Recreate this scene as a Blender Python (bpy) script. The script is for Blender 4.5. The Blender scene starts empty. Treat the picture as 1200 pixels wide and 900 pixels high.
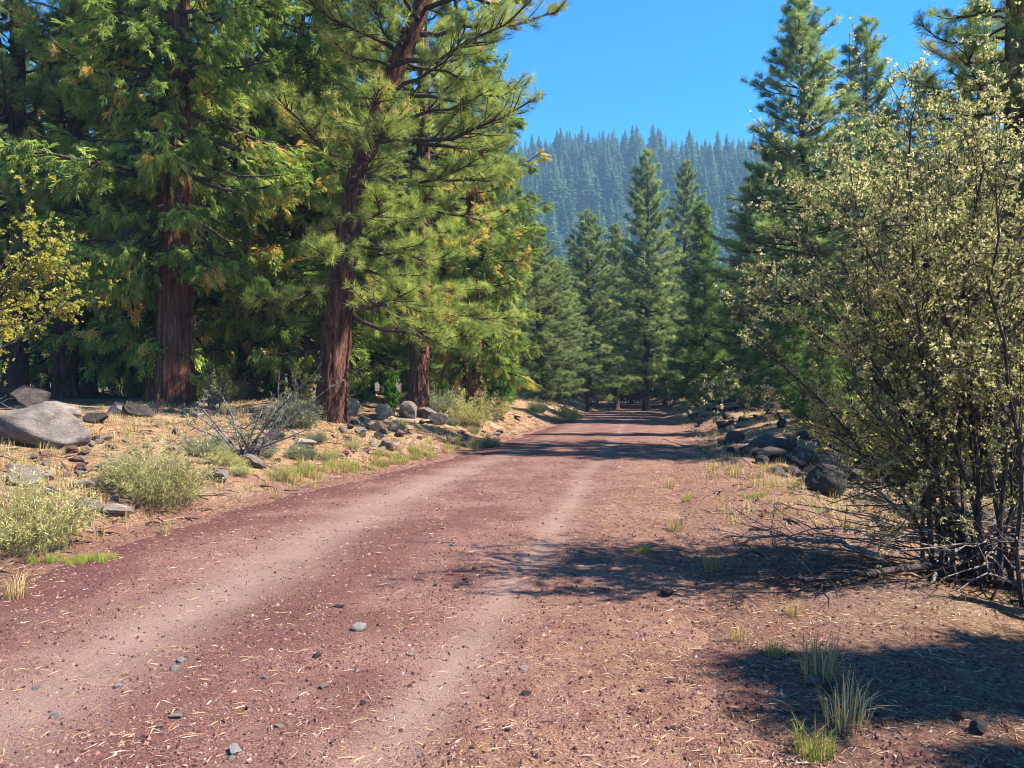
import bpy, math
import numpy as np
from mathutils import Vector

sc = bpy.context.scene
col = sc.collection
R = math.radians

# ------------------------------------------------------------------ camera
EYE, FPX, HOR = 1.5, 900.0, 462.0          # eye height, focal length in px of a 1200x900 frame, horizon row
cam_d = bpy.data.cameras.new("camera")
cam = bpy.data.objects.new("camera", cam_d)
col.objects.link(cam)
cam_d.sensor_width = 36.0
cam_d.lens = 36.0 * FPX / 1200.0
cam_d.shift_y = (HOR - 450.0) / 1200.0
cam_d.clip_start, cam_d.clip_end = 0.05, 6000.0
cam.location = (0, 0, EYE)
cam.rotation_euler = (R(90), 0, 0)
sc.camera = cam

# ------------------------------------------------------------------ sky, sun, exposure
SUN_AZ, SUN_EL = R(98), R(49)              # azimuth measured from +Y (view direction) towards +X
world = bpy.data.worlds.new("World")
sc.world = world
world.use_nodes = True
nt = world.node_tree
bg = nt.nodes["Background"]
sky = nt.nodes.new("ShaderNodeTexSky")
sky.sky_type = 'NISHITA'
sky.sun_disc = False
sky.sun_elevation = SUN_EL
sky.sun_rotation = SUN_AZ
sky.altitude = 1800
sky.air_density = 1.0
sky.dust_density = 0.0
sky.ozone_density = 6.0
hsv = nt.nodes.new("ShaderNodeHueSaturation")
hsv.inputs['Saturation'].default_value = 1.35
nt.links.new(sky.outputs[0], hsv.inputs['Color'])
nt.links.new(hsv.outputs[0], bg.inputs[0])
bg.inputs[1].default_value = 0.1
sun_d = bpy.data.lights.new("sun", 'SUN')
sun_d.energy = 5.0
sun_d.angle = R(0.55)
sun_d.color = (1.0, 0.95, 0.86)
sun = bpy.data.objects.new("sun", sun_d)
col.objects.link(sun)
S = Vector((math.sin(SUN_AZ) * math.cos(SUN_EL), math.cos(SUN_AZ) * math.cos(SUN_EL), math.sin(SUN_EL)))
sun.rotation_euler = S.to_track_quat('Z', 'Y').to_euler()
sun.location = S * 60
sc.view_settings.view_transform = 'Standard'
sc.view_settings.look = 'None'
sc.view_settings.exposure = 1.83
sc.view_settings.gamma = 1.0
sc.cycles.max_bounces = 8
sc.cycles.diffuse_bounces = 5
sc.cycles.transmission_bounces = 4
sc.cycles.volume_bounces = 0
sc.cycles.transparent_max_bounces = 8
sc.cycles.filter_width = 1.0
sc.cycles.caustics_reflective = False
sc.cycles.caustics_refractive = False

# ------------------------------------------------------------------ helpers
def link(name, me, parent=None, loc=None):
    o = bpy.data.objects.new(name, me)
    col.objects.link(o)
    if parent: o.parent = parent
    if loc is not None: o.location = loc
    return o

def tag(o, label=None, cat=None, group=None, kind=None):
    if label: o["label"] = label
    if cat: o["category"] = cat
    if group: o["group"] = group
    if kind: o["kind"] = kind
    return o

def make_mesh(name, v, f, mat, smooth=False, **attrs):
    """v (n,3), f (m,3) or (m,4) index array, attrs: per-vertex floats"""
    v = np.ascontiguousarray(v, dtype=np.float32); f = np.ascontiguousarray(f, dtype=np.int32)
    k = f.shape[1]
    me = bpy.data.meshes.new(name)
    me.vertices.add(len(v)); me.vertices.foreach_set("co", v.ravel())
    me.loops.add(f.size); me.loops.foreach_set("vertex_index", f.ravel())
    me.polygons.add(len(f))
    me.polygons.foreach_set("loop_start", np.arange(0, f.size, k, dtype=np.int32))
    me.polygons.foreach_set("loop_total", np.full(len(f), k, dtype=np.int32))
    me.polygons.foreach_set("use_smooth", np.full(len(f), smooth, dtype=bool))
    for n, a in attrs.items():
        at = me.attributes.new(n, 'FLOAT', 'POINT')
        at.data.foreach_set("value", np.ascontiguousarray(a, dtype=np.float32))
    me.materials.append(mat)
    me.update(calc_edges=True)
    me.validate()
    return me

class Geo:
    """collects triangles"""
    def __init__(s): s.v, s.f, s.a, s.n = [], [], [], 0
    def add(s, v, f, a=0.5):
        v = np.asarray(v, float).reshape(-1, 3); f = np.asarray(f, int)
        if f.shape[1] == 4: f = np.concatenate([f[:, [0, 1, 2]], f[:, [0, 2, 3]]])
        s.v.append(v); s.f.append(f + s.n)
        s.a.append(np.broadcast_to(np.asarray(a, float), (len(v),))); s.n += len(v)
    def mesh(s, name, mat, smooth=False):
        if not s.v: return make_mesh(name, np.zeros((3, 3)), np.array([[0, 1, 2]]), mat)
        return make_mesh(name, np.concatenate(s.v), np.concatenate(s.f), mat, smooth, rnd=np.concatenate(s.a))

def unit(a): return a / np.maximum(np.linalg.norm(a, axis=-1, keepdims=True), 1e-9)

def frames(d, up=None, roll=None):
    """rotation matrices whose columns are x=d, y, z with z as close to up as possible, then rolled about d"""
    d = unit(d)
    if up is None: up = np.array([0, 0, 1.0])
    y = np.cross(np.broadcast_to(up, d.shape), d)
    bad = np.linalg.norm(y, axis=1) < 1e-3
    y[bad] = np.array([0, 1.0, 0])
    y = unit(y); z = np.cross(d, y)
    if roll is not None:
        c, s = np.cos(roll)[:, None], np.sin(roll)[:, None]
        y, z = y * c + z * s, z * c - y * s
    return np.stack([d, y, z], axis=2)

def scatter(geo, tmpls, pos, rot, scale, a, rng):
    """stamp templates (list of (v,f)) at pos with rot and scale"""
    scale = np.asarray(scale, float)
    if scale.ndim == 1: scale = np.repeat(scale[:, None], 3, 1)
    pick = rng.integers(0, len(tmpls), len(pos))
    for i, (tv, tf) in enumerate(tmpls):
        m = pick == i
        n = int(m.sum())
        if not n: continue
        vv = np.einsum('nij,nkj->nki', rot[m], tv[None] * scale[m][:, None, :]) + pos[m][:, None, :]
        k = len(tv)
        ff = (tf[None] + (np.arange(n) * k)[:, None, None]).reshape(-1, tf.shape[1])
        geo.add(vv.reshape(-1, 3), ff, np.repeat(a[m], k))

def tube(geo, pts, rad, sides=5, a=0.5):
    pts = np.asarray(pts, float); n = len(pts)
    t = unit(np.gradient(pts, axis=0))
    ref = np.array([0, 0, 1.0]) if abs(t[:, 2]).mean() < 0.8 else np.array([1.0, 0, 0])
    y = unit(np.cross(np.broadcast_to(ref, t.shape), t)); z = np.cross(t, y)
    th = np.arange(sides) / sides * 2 * np.pi
    v = pts[:, None, :] + np.asarray(rad)[:, None, None] * (np.cos(th)[None, :, None] * y[:, None, :] + np.sin(th)[None, :, None] * z[:, None, :])
    i = np.arange(n - 1)[:, None] * sides; j = np.arange(sides)[None]; j2 = (j + 1) % sides
    f = np.stack([i + j, i + j2, i + sides + j2, i + sides + j], -1).reshape(-1, 4)
    geo.add(v.reshape(-1, 3), f, a)

def tubes(geo, p0, p1, p2, r0, sides=3, a=0.5):
    """many thin 3-point tubes at once"""
    n = len(p0)
    if not n: return
    P = np.stack([p0, p1, p2], 1)
    t = unit(p2 - p0)
    ref = np.where(np.abs(t[:, 2:3]) < 0.8, np.array([[0, 0, 1.0]]), np.array([[1.0, 0, 0]]))
    y = unit(np.cross(ref, t)); z = np.cross(t, y)
    th = np.arange(sides) / sides * 2 * np.pi
    ring = np.cos(th)[None, :, None] * y[:, None, :] + np.sin(th)[None, :, None] * z[:, None, :]
    rr = np.stack([r0, r0 * .75, r0 * .35], 1)
    v = P[:, :, None, :] + rr[:, :, None, None] * ring[:, None, :, :]
    f = []
    for s in range(2):
        for k in range(sides):
            k2 = (k + 1) % sides
            f.append([s * sides + k, s * sides + k2, (s + 1) * sides + k2, (s + 1) * sides + k])
    f = np.array(f)
    ff = (f[None] + (np.arange(n) * 3 * sides)[:, None, None]).reshape(-1, 4)
    geo.add(v.reshape(-1, 3), ff, a if np.isscalar(a) else np.repeat(a, 3 * sides))

_nr = np.random.default_rng(77)
_K = [(_nr.uniform(0, 2 * np.pi), _nr.uniform(0, 2 * np.pi), _nr.uniform(0.75, 1.35)) for _ in range(40)]
def snoise(x, y, wl, o=0, n=6):
    """smooth noise about -1..1 with wavelength wl"""
    s = 0
    for a, p, q in _K[o % 30:o % 30 + n]:
        s = s + np.sin((x * math.cos(a) + y * math.sin(a)) * q * 2 * np.pi / wl + p + 0.9 * np.sin((x * math.sin(a) - y * math.cos(a)) * 4.1 / wl + 2 * p))
    return s / n * 1.5

def sstep(x, a, b):
    t = np.clip((x - a) / (b - a), 0, 1)
    return t * t * (3 - 2 * t)

# ------------------------------------------------------------------ node materials
def new_mat(name):
    m = bpy.data.materials.new(name); m.use_nodes = True
    n = m.node_tree; n.nodes.clear()
    out = n.nodes.new("ShaderNodeOutputMaterial")
    return m, n, out
def N(n, t, **kw):
    x = n.nodes.new(t)
    for k, v in kw.items():
        if k in x.inputs.keys(): x.inputs[k].default_value = v
        else: setattr(x, k, v)
    return x
def ramp(n, fac, stops, interp='LINEAR'):
    r = n.nodes.new("ShaderNodeValToRGB"); r.color_ramp.interpolation = interp
    e = r.color_ramp.elements
    while len(e) < len(stops): e.new(0.5)
    for i, (p, c) in enumerate(stops):
        e[i].position = p; e[i].color = (*c, 1)
    n.links.new(fac, r.inputs[0]); return r.outputs[0]
def mix(n, fac, a, b, mode='MIX'):
    x = n.nodes.new("ShaderNodeMix"); x.data_type = 'RGBA'; x.blend_type = mode
    for s, v in ((0, fac), (6, a), (7, b)):
        if isinstance(v, (float, int)): x.inputs[s].default_value = v
        elif isinstance(v, tuple): x.inputs[s].default_value = (*v, 1)
        else: n.links.new(v, x.inputs[s])
    return x.outputs[2]
def noise(n, scale, detail=4, coord=None, rough=0.55, vec_scale=None):
    x = N(n, "ShaderNodeTexNoise", Scale=scale, Detail=detail, Roughness=rough)
    if coord is not None:
        if vec_scale:
            m = N(n, "ShaderNodeMapping"); m.inputs['Scale'].default_value = vec_scale
            n.links.new(coord, m.inputs[0]); coord = m.outputs[0]
        n.links.new(coord, x.inputs[0])
    return x.outputs[0]
def attr(n, name):
    a = n.nodes.new("ShaderNodeAttribute"); a.attribute_name = name; return a.outputs['Fac']
def texco(n, which='Object'): return n.nodes.new("ShaderNodeTexCoord").outputs[which]
def bump(n, h, strength, dist):
    b = N(n, "ShaderNodeBump", Strength=strength, Distance=dist); n.links.new(h, b.inputs['Height']); return b.outputs[0]
def principled(n, out, color, rough=0.9, spec=0.2, normal=None):
    p = N(n, "ShaderNodeBsdfPrincipled"); p.inputs['Roughness'].default_value = rough
    p.inputs['Specular IOR Level'].default_value = spec
    if isinstance(color, tuple): p.inputs['Base Color'].default_value = (*color, 1)
    elif out is not None: n.links.new(mix(n, 1.0, color, (.8, .8, .8), 'MULTIPLY'), p.inputs['Base Color'])
    else: n.links.new(color, p.inputs['Base Color'])
    if normal is not None: n.links.new(normal, p.inputs['Normal'])
    if out is not None: n.links.new(p.outputs[0], out.inputs[0])
    return p

def leaf_mat(name, stops, trans=0.4, rough=0.6, spec=0.18, tboost=1.25, tblue=.7):
    m, n, out = new_mat(name)
    if name in ('mahogany_leaves', 'yellow_leaves', 'rabbitbrush', 'sage', 'dry_grass', 'green_grass', 'litter') and name != 'mahogany_leaves': stops = [(p_, tuple(q_ * .82 for q_ in c_)) for p_, c_ in stops]
    c = ramp(n, attr(n, "rnd"), stops)
    oi = n.nodes.new("ShaderNodeObjectInfo")
    hs = N(n, "ShaderNodeHueSaturation")
    mr = N(n, "ShaderNodeMapRange"); mr.inputs[3].default_value = .82; mr.inputs[4].default_value = 1.2
    n.links.new(oi.outputs['Random'], mr.inputs[0]); n.links.new(mr.outputs[0], hs.inputs['Value'])
    n.links.new(c, hs.inputs['Color']); c = hs.outputs[0]
    p = principled(n, None, c, rough, spec)
    t = N(n, "ShaderNodeBsdfTranslucent")
    n.links.new(mix(n, 1.0, c, (tboost, tboost * 1.02, tboost * tblue), 'MULTIPLY'), t.inputs[0])
    mx = N(n, "ShaderNodeMixShader"); mx.inputs[0].default_value = trans
    n.links.new(p.outputs[0], mx.inputs[1]); n.links.new(t.outputs[0], mx.inputs[2])
    n.links.new(mx.outputs[0], out.inputs[0])
    return m

def bark_mat(name, dark, mid, light, stretch=(9, 9, 0.7), dist=0.05):
    m, n, out = new_mat(name)
    co = texco(n)
    a = noise(n, 1.0, 6, co, .6, stretch)
    b = noise(n, 1.0, 3, co, .6, tuple(s * 3.5 for s in stretch))
    f = mix(n, .4, a, b)
    c = ramp(n, f, [(.40, dark), (.51, mid), (.66, light)])
    big = noise(n, .8, 2, co)
    c = mix(n, mix(n, 1.0, big, (.35, .35, .35), 'MULTIPLY'), c, tuple(x * .5 + .03 for x in mid))
    principled(n, out, c, .92, .12, bump(n, f, 1.0, dist))
    return m

M = {}
M['cedar_bark'] = bark_mat('cedar_bark', (.02, .009, .007), (.15, .055, .032), (.36, .16, .095), (9, 9, .5), .09)
M['pine_bark'] = bark_mat('pine_bark', (.018, .009, .007), (.12, .046, .03), (.32, .14, .085), (8, 8, 1.5), .08)
M['grey_bark'] = bark_mat('grey_bark', (.025, .018, .014), (.085, .055, .04), (.16, .11, .085), (8, 8, 1.2), .04)
M['limb_bark'] = bark_mat('limb_bark', (.02, .014, .011), (.07, .045, .034), (.15, .11, .09), (20, 20, 6), .01)
M['shrub_bark'] = bark_mat('shrub_bark', (.02, .016, .014), (.075, .055, .05), (.2, .16, .15), (40, 40, 15), .006)
M['twig'] = bark_mat('twig', (.05, .025, .018), (.17, .09, .06), (.4, .3, .24), (3, 3, 3), .004)
M['dead_wood'] = bark_mat('dead_wood', (.07, .055, .05), (.2, .165, .15), (.42, .37, .34), (30, 30, 10), .006)
M['pine_needles'] = leaf_mat('pine_needles', [(0, (.10, .145, .035)), (.35, (.235, .30, .07)), (.8, (.45, .48, .12)), (.93, (.58, .52, .16)), (1, (.62, .38, .1))], .5)
M['cedar_leaves'] = leaf_mat('cedar_leaves', [(0, (.085, .14, .035)), (.45, (.21, .285, .065)), (.82, (.41, .46, .11)), (.9, (.53, .46, .13)), (1, (.62, .36, .1))], .5)
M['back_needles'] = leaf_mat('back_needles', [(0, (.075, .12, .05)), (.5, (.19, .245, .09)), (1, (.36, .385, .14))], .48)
M['young_needles'] = leaf_mat('young_needles', [(0, (.06, .12, .035)), (.5, (.14, .23, .055)), (1, (.25, .33, .09))], .48)
M['hill_needles'] = leaf_mat('hill_needles', [(0, (.018, .055, .03)), (.5, (.05, .11, .05)), (1, (.11, .175, .07))], .25)
M['mahogany_leaves'] = leaf_mat('mahogany_leaves', [(0, (.18, .185, .07)), (.35, (.34, .315, .135)), (.7, (.46, .41, .205)), (1, (.57, .48, .30))], .52, .65, .12, 1.3, .75)
M['yellow_leaves'] = leaf_mat('yellow_leaves', [(0, (.22, .23, .04)), (.5, (.47, .44, .075)), (1, (.66, .58, .18))], .5)
M['green_leaves'] = leaf_mat('green_leaves', [(0, (.03, .08, .015)), (.6, (.07, .17, .02)), (1, (.15, .26, .04))], .45)
M['olive_leaves'] = leaf_mat('olive_leaves', [(0, (.05, .065, .03)), (.6, (.11, .125, .06)), (1, (.2, .19, .1))], .35)
M['rabbitbrush'] = leaf_mat('rabbitbrush', [(0, (.22, .21, .08)), (.5, (.46, .42, .16)), (1, (.66, .58, .27))], .35, .7, .1)
M['sage'] = leaf_mat('sage', [(0, (.13, .15, .09)), (.6, (.26, .28, .17)), (1, (.4, .38, .24))], .3, .7, .1)
M['dry_grass'] = leaf_mat('dry_grass', [(0, (.34, .22, .09)), (.5, (.56, .40, .17)), (1, (.7, .55, .29))], .35, .7, .1, 1.0)
M['green_grass'] = leaf_mat('green_grass', [(0, (.16, .2, .03)), (.5, (.34, .36, .08)), (1, (.55, .46, .17))], .35, .7, .1)
M['litter'] = leaf_mat('litter', [(0, (.28, .13, .06)), (.35, (.45, .25, .12)), (.8, (.62, .43, .26)), (1, (.72, .58, .45))], .1, .6, .2, 1.0)

def rock_mat(name, a, b, spots):
    m, n, out = new_mat(name)
    co = texco(n)
    f1 = noise(n, 3.0, 8, co, .65); f2 = noise(n, 14, 6, co, .7)
    c = ramp(n, f1, [(.35, a), (.65, b)])
    c = mix(n, ramp(n, f2, [(.58, (0, 0, 0)), (.66, (1, 1, 1))]), c, spots)
    v = N(n, "ShaderNodeTexVoronoi", Scale=38.0); n.links.new(co, v.inputs[0])
    h = mix(n, .12, f2, v.outputs[0])
    oi = n.nodes.new("ShaderNodeObjectInfo"); hs = N(n, "ShaderNodeHueSaturation")
    mr = N(n, "ShaderNodeMapRange"); mr.inputs[3].default_value = .7; mr.inputs[4].default_value = 1.25
    n.links.new(oi.outputs['Random'], mr.inputs[0]); n.links.new(mr.outputs[0], hs.inputs['Value']); n.links.new(c, hs.inputs['Color'])
    principled(n, out, hs.outputs[0], .9, .25, bump(n, h, .8, .03))
    return m
M['grey_rock'] = rock_mat('grey_rock', (.09, .072, .062), (.24, .195, .165), (.33, .26, .2))
M['pale_rock'] = rock_mat('pale_rock', (.2, .18, .17), (.34, .31, .285), (.4, .36, .32))
M['tan_rock'] = rock_mat('tan_rock', (.2, .15, .12), (.34, .27, .22), (.42, .36, .3))
M['dark_rock'] = rock_mat('dark_rock', (.035, .027, .024), (.09, .068, .058), (.14, .11, .09))
M['red_rock'] = rock_mat('red_rock', (.12, .05, .045), (.24, .11, .09), (.3, .2, .16))

# gravel colours per pebble
m, n, out = new_mat('gravel')
c = ramp(n, attr(n, "rnd"), [(0, (.04, .016, .015)), (.3, (.10, .038, .034)), (.6, (.2, .09, .075)), (.82, (.28, .15, .12)), (.96, (.32, .21, .17)), (1, (.42, .33, .28))])
principled(n, out, c, .9, .2); M['gravel'] = m

# road: red volcanic cinder with paler packed wheel tracks
m, n, out = new_mat('red_cinder')
co = texco(n)
f1 = noise(n, 1.1, 5, co); f2 = noise(n, 95, 6, co, .75); f3 = noise(n, 7, 4, co, .6)
v = N(n, "ShaderNodeTexVoronoi", Scale=150.0); n.links.new(co, v.inputs[0])
c = ramp(n, f2, [(.36, (.055, .021, .018)), (.48, (.185, .082, .066)), (.59, (.35, .19, .145)), (.70, (.55, .38, .3))])
c = mix(n, ramp(n, f3, [(.45, (0, 0, 0)), (.7, (.45, .45, .45))]), c, (.27, .165, .13))
c = mix(n, ramp(n, noise(n, .9, 6, co, .7), [(.42, (.75, .75, .75)), (.56, (0, 0, 0))]), c, mix(n, 1.0, c, (.55, .45, .45), 'MULTIPLY'))
trk = attr(n, "track")
tf = mix(n, 1.0, mix(n, 1.0, trk, f1, 'MULTIPLY'), (1.4, 1.4, 1.4), 'MULTIPLY')
c2 = ramp(n, f2, [(.3, (.2, .12, .1)), (.55, (.35, .225, .18)), (.75, (.47, .34, .28))])
c = mix(n, tf, c, c2)
duff = mix(n, 1.0, attr(n, "duff"), ramp(n, f3, [(.4, (0, 0, 0)), (.6, (1, 1, 1))]), 'MULTIPLY')
c = mix(n, duff, c, ramp(n, f2, [(.36, (.12, .05, .025)), (.5, (.33, .17, .085)), (.68, (.56, .38, .23))]))
edge = attr(n, "edge")
c = mix(n, edge, c, ramp(n, f2, [(.36, (.035, .012, .012)), (.5, (.11, .038, .035)), (.7, (.26, .11, .095))]))
hh = mix(n, .5, f2, v.outputs[0])
principled(n, out, c, .93, .15, bump(n, hh, 1.0, .014)); M['road'] = m

# ground: dry duff, straw, dust, cinder near the road
m, n, out = new_mat('dry_ground')
co = texco(n)
f1 = noise(n, .55, 5, co); f2 = noise(n, 34, 7, co, .78); f3 = noise(n, 3.0, 6, co, .7)
c = ramp(n, f2, [(.36, (.12, .065, .035)), (.48, (.33, .205, .105)), (.64, (.58, .42, .24))])
cr = ramp(n, f2, [(.36, (.085, .035, .022)), (.5, (.27, .12, .06)), (.66, (.46, .26, .14))])
c = mix(n, ramp(n, f3, [(.42, (0, 0, 0)), (.62, (1, 1, 1))]), c, cr)
c = mix(n, ramp(n, f1, [(.5, (0, 0, 0)), (.7, (.7, .7, .7))]), c, ramp(n, f2, [(.3, (.2, .14, .11)), (.7, (.5, .41, .33))]))
cc = ramp(n, f2, [(.3, (.09, .032, .03)), (.5, (.2, .085, .07)), (.7, (.42, .27, .2))])
c = mix(n, attr(n, "cinder"), c, cc)
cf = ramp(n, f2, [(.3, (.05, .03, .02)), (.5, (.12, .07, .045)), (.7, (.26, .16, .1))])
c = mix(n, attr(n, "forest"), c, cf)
principled(n, out, c, .95, .1, bump(n, mix(n, .5, f2, f3), 1.0, .08)); M['ground'] = m
m, n, out = new_mat('hill_soil')
co = texco(n)
c = ramp(n, noise(n, .05, 6, co), [(.35, (.02, .035, .02)), (.6, (.05, .06, .03)), (.75, (.14, .11, .07))])
principled(n, out, c, .95, .1); M['hill'] = m

# ------------------------------------------------------------------ terrain shape
_LY = np.array([-30, 2, 5.7, 7.2, 10.5, 13.1, 15.3, 19.85, 25.5, 40.9, 61, 80.])
_LX = np.array([-3.6, -3.9, -4.0, -4.05, -3.5, -2.91, -2.2, -1.0, 0.05, 2.73, 6.1, 9.6])
_RY = np.array([-30, 3.1, 5.7, 9.8, 17.3, 28, 48, 61, 80.])
_RX = np.array([0.8, 1.0, 1.35, 2.05, 3.65, 6.0, 9.4, 11.5, 15.0])
def xl(y): return np.interp(y, _LY, _LX)
def xr(y): return np.interp(y, _RY, _RX)
def gz(x, y):
    x = np.asarray(x, float); y = np.asarray(y, float)
    end = sstep(y, 72, 80)
    dl = xl(y) - x; dr = x - xr(y)
    lat = np.maximum(dl, dr)
    z = -0.07 + 0.085 * sstep(lat + 0.5 * snoise(x, y, 2.6, 3) + .28 * snoise(x, y, .75, 13), -0.5, 0.5)
    d = np.maximum(dl - 0.5, 0)
    bank = (0.95 + 0.013 * np.clip(y, 0, 40)) * (1 - np.exp(-d / 3.0)) * sstep(y, -3, 6)
    bank *= 1 + 0.10 * snoise(x, y, 6, 8)
    z = z + bank * (dl > 0)
    e = np.maximum(dr - 1.2, 0)
    berm = 1.0 * (1 - np.exp(-e / 2.4)) * sstep(y, 15, 26) - 0.22 * sstep(e, 0.2, 2.2) * (1 - sstep(y, 13, 20))
    z = z + berm * (dr > 0)
    off = sstep(lat, 0, 1.2)
    z = z + off * (0.07 * snoise(x, y, 2.3, 12) + 0.03 * snoise(x, y, .8, 17))
    z = z + end * 0.45 + 0.25 * off * sstep(y, 30, 60) * snoise(x, y, 23, 21)
    far = np.maximum(y - 90, 0)
    z = z + 0.02 * far
    return z
def rz(x, y):
    x = np.asarray(x, float); y = np.asarray(y, float)
    a, b = xl(y), xr(y)
    lat = np.maximum(a - x, x - b)
    cr = (x - (a + b) / 2) / ((b - a) / 2)
    z = 0.03 - 0.03 * cr ** 2 + 0.012 * snoise(x, y, 1.3, 5) + 0.005 * snoise(x, y, .4, 9)
    z = z - 0.022 * track(x, y)
    return z - 0.12 * sstep(lat, -0.3, 1.0)
def track(x, y):
    r = np.interp(y, [0, 3.15, 6.19, 8.5, 17.3, 40, 80], [-1.0, -.525, 0.02, .47, 1.95, 5.9, 13])
    l = np.interp(y, [0, 3.48, 7.58, 11.4, 16.3, 40, 80], [-2.6, -2.3, -2.05, -1.6, -.75, 4.0, 10.5])
    w = 0.06 * snoise(x * 0, y, 3.1, 4)
    return np.maximum(np.exp(-((x - r + w) / .17) ** 2) * (.5 + .5 * (1 - sstep(y, 10, 22))), .95 * np.exp(-((x - l - w) / .42) ** 2) * (.25 + .75 * (1 - sstep(y, 13, 24))))
def surf(x, y):
    g = gz(x, y); r = np.where(np.asarray(y) < 76, rz(x, y), -9)
    return np.maximum(g, r)
def hit(px, py, y0=2.5, y1=110):
    """where the sight line through a photo pixel meets the ground"""
    Y = np.linspace(y0, y1, 6000)
    X = (px - 600) / FPX * Y; Z = EYE - (py - HOR) / FPX * Y
    k = np.argmax(Z < surf(X, Y))
    if not (Z < surf(X, Y)).any(): k = len(Y) - 1
    return np.array([X[k], Y[k], surf(X[k], Y[k])])
def at(px, Y):
    X = (px - 600) / FPX * Y
    return np.array([X, Y, float(surf(X, Y))])

def axis(lo, hi, d0, d1, step, g):
    a = list(np.arange(d0, d1, step))
    s = step; x = d1
    while x < hi: a.append(x); s *= g; x += s
    a.append(hi)
    s = step; x = d0
    while True:
        s *= g; x -= s
        if x <= lo: break
        a.insert(0, x)
    a.insert(0, lo)
    return np.array(a)
gx = axis(-900, 900, -9, 9, .16, 1.09); gy = axis(-200, 900, 1.5, 22, .16, 1.05)
X, Y = np.meshgrid(gx, gy)
def grid_faces(nr, nc):
    i = np.arange(nr - 1)[:, None] * nc; j = np.arange(nc - 1)[None]
    return np.stack([i + j, i + j + 1, i + nc + j + 1, i + nc + j], -1).reshape(-1, 4)
lat = np.maximum(xl(Y) - X, X - xr(Y))
cind = np.where(X > xr(Y), 0.75 * (1 - sstep(lat + .5 * snoise(X, Y, 1.9, 2), .5, 3.2)), .85 * (1 - sstep(lat + .5 * snoise(X, Y, 1.3, 2) + .25 * snoise(X, Y, .5, 7), .1, 1.5)))
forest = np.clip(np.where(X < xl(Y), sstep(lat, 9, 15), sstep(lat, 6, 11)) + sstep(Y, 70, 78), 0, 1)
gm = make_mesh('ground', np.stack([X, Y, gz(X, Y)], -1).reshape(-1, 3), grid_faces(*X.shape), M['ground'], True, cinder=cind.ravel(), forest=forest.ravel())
tag(link('ground', gm), 'dry ground with straw coloured grass litter', None, None, 'structure')
ry = axis(-25, 76, 1.5, 14, .09, 1.03); u = np.linspace(0, 1, 70)
Yr = np.repeat(ry[:, None], 70, 1); Xr = xl(Yr) - 1.0 + u[None] * (xr(Yr) - xl(Yr) + 2.0)
latr = np.maximum(xl(Yr) - Xr, Xr - xr(Yr))
edge = sstep(latr + .3 * snoise(Xr, Yr, 1.5, 6), -1.1, -.3) * (Xr < (xl(Yr) + xr(Yr)) / 2) * .85
mid = np.exp(-((Xr - (xl(Yr) + xr(Yr)) / 2 + .05 + .2 * snoise(Xr, Yr, 4, 3)) / .35) ** 2) * (Yr < 9) * .6
rm = make_mesh('road', np.stack([Xr, Yr, rz(Xr, Yr)], -1).reshape(-1, 3), grid_faces(*Xr.shape), M['road'], True, track=track(Xr, Yr).ravel(), edge=np.maximum(edge, mid).ravel(), duff=(.5 * sstep(Xr - xr(Yr) + .5 * snoise(Xr, Yr, 1.7, 15), -1.9, -.2)).ravel())
tag(link('road', rm), 'unpaved red cinder road with two wheel tracks', None, None, 'structure')

# hill behind the trees
hx = np.linspace(-420, 640, 90); hy = np.linspace(230, 840, 60)
HX, HY = np.meshgrid(hx, hy)
def hill_h(x, y):
    ridge = 187 + 12 * snoise(x, x * 0, 230, 5) + np.interp(x, [-400, 0, 40, 90, 190, 400, 640], [-60, -12, -4, 4, -2, 8, -50])
    return -4 + (ridge + 4) * sstep(y, 250, 640) ** .9 * (1 - .6 * sstep(y, 660, 840)) + 5 * snoise(x, y, 60, 11)
hm = make_mesh('hill', np.stack([HX, HY, hill_h(HX, HY)], -1).reshape(-1, 3), grid_faces(*HX.shape), M['hill'], True)
tag(link('hill', hm), 'forested hill rising behind the road end', None, None, 'structure')

# ------------------------------------------------------------------ foliage templates
def needle_tuft(rng, n, L, w, cone=1.35):
    v, f = [], []
    for i in range(n):
        th = cone * math.sqrt(rng.uniform(.02, 1)); ph = rng.uniform(0, 2 * np.pi)
        d = np.array([math.cos(th), math.sin(th) * math.cos(ph), math.sin(th) * math.sin(ph)])
        s = unit(np.cross(d, rng.normal(size=3))) * w
        b = np.array([rng.uniform(-.25, .2) * L, 0, 0]); l = L * rng.uniform(.7, 1.1)
        k = len(v); v += [b + s * .6 + d * l * .1, b - s * .6 + d * l * .1, b + d * l]; f.append([k, k + 1, k + 2])
    return np.array(v), np.array(f)
def cedar_spray(rng, n, L, w):
    """a flat branching fan in the xy plane, drooping a little"""
    v, f = [], []
    def blade(p, d, l, ww):
        sd_ = np.array([-d[1], d[0], rng.uniform(-.5, .5)]) * ww
        k = len(v); t = p + d * l; t[2] -= .25 * l
        v.extend([p, p + d * l * .5 + sd_, t, p + d * l * .5 - sd_]); f.extend([[k, k + 1, k + 2], [k, k + 2, k + 3]])
    blade(np.zeros(3), np.array([1, 0, -.1]), L, w)
    for i in range(n):
        t = (i + .6) / n * .85; sd = 1 if i % 2 else -1
        ang = sd * rng.uniform(.5, 1.0); l = L * (1 - t * .7) * rng.uniform(.45, .7)
        blade(np.array([t * L, 0, -.12 * t * t * L]), np.array([math.cos(ang), math.sin(ang), rng.uniform(-.35, .15)]), l, w * .9)
    return np.array(v), np.array(f)
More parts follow.
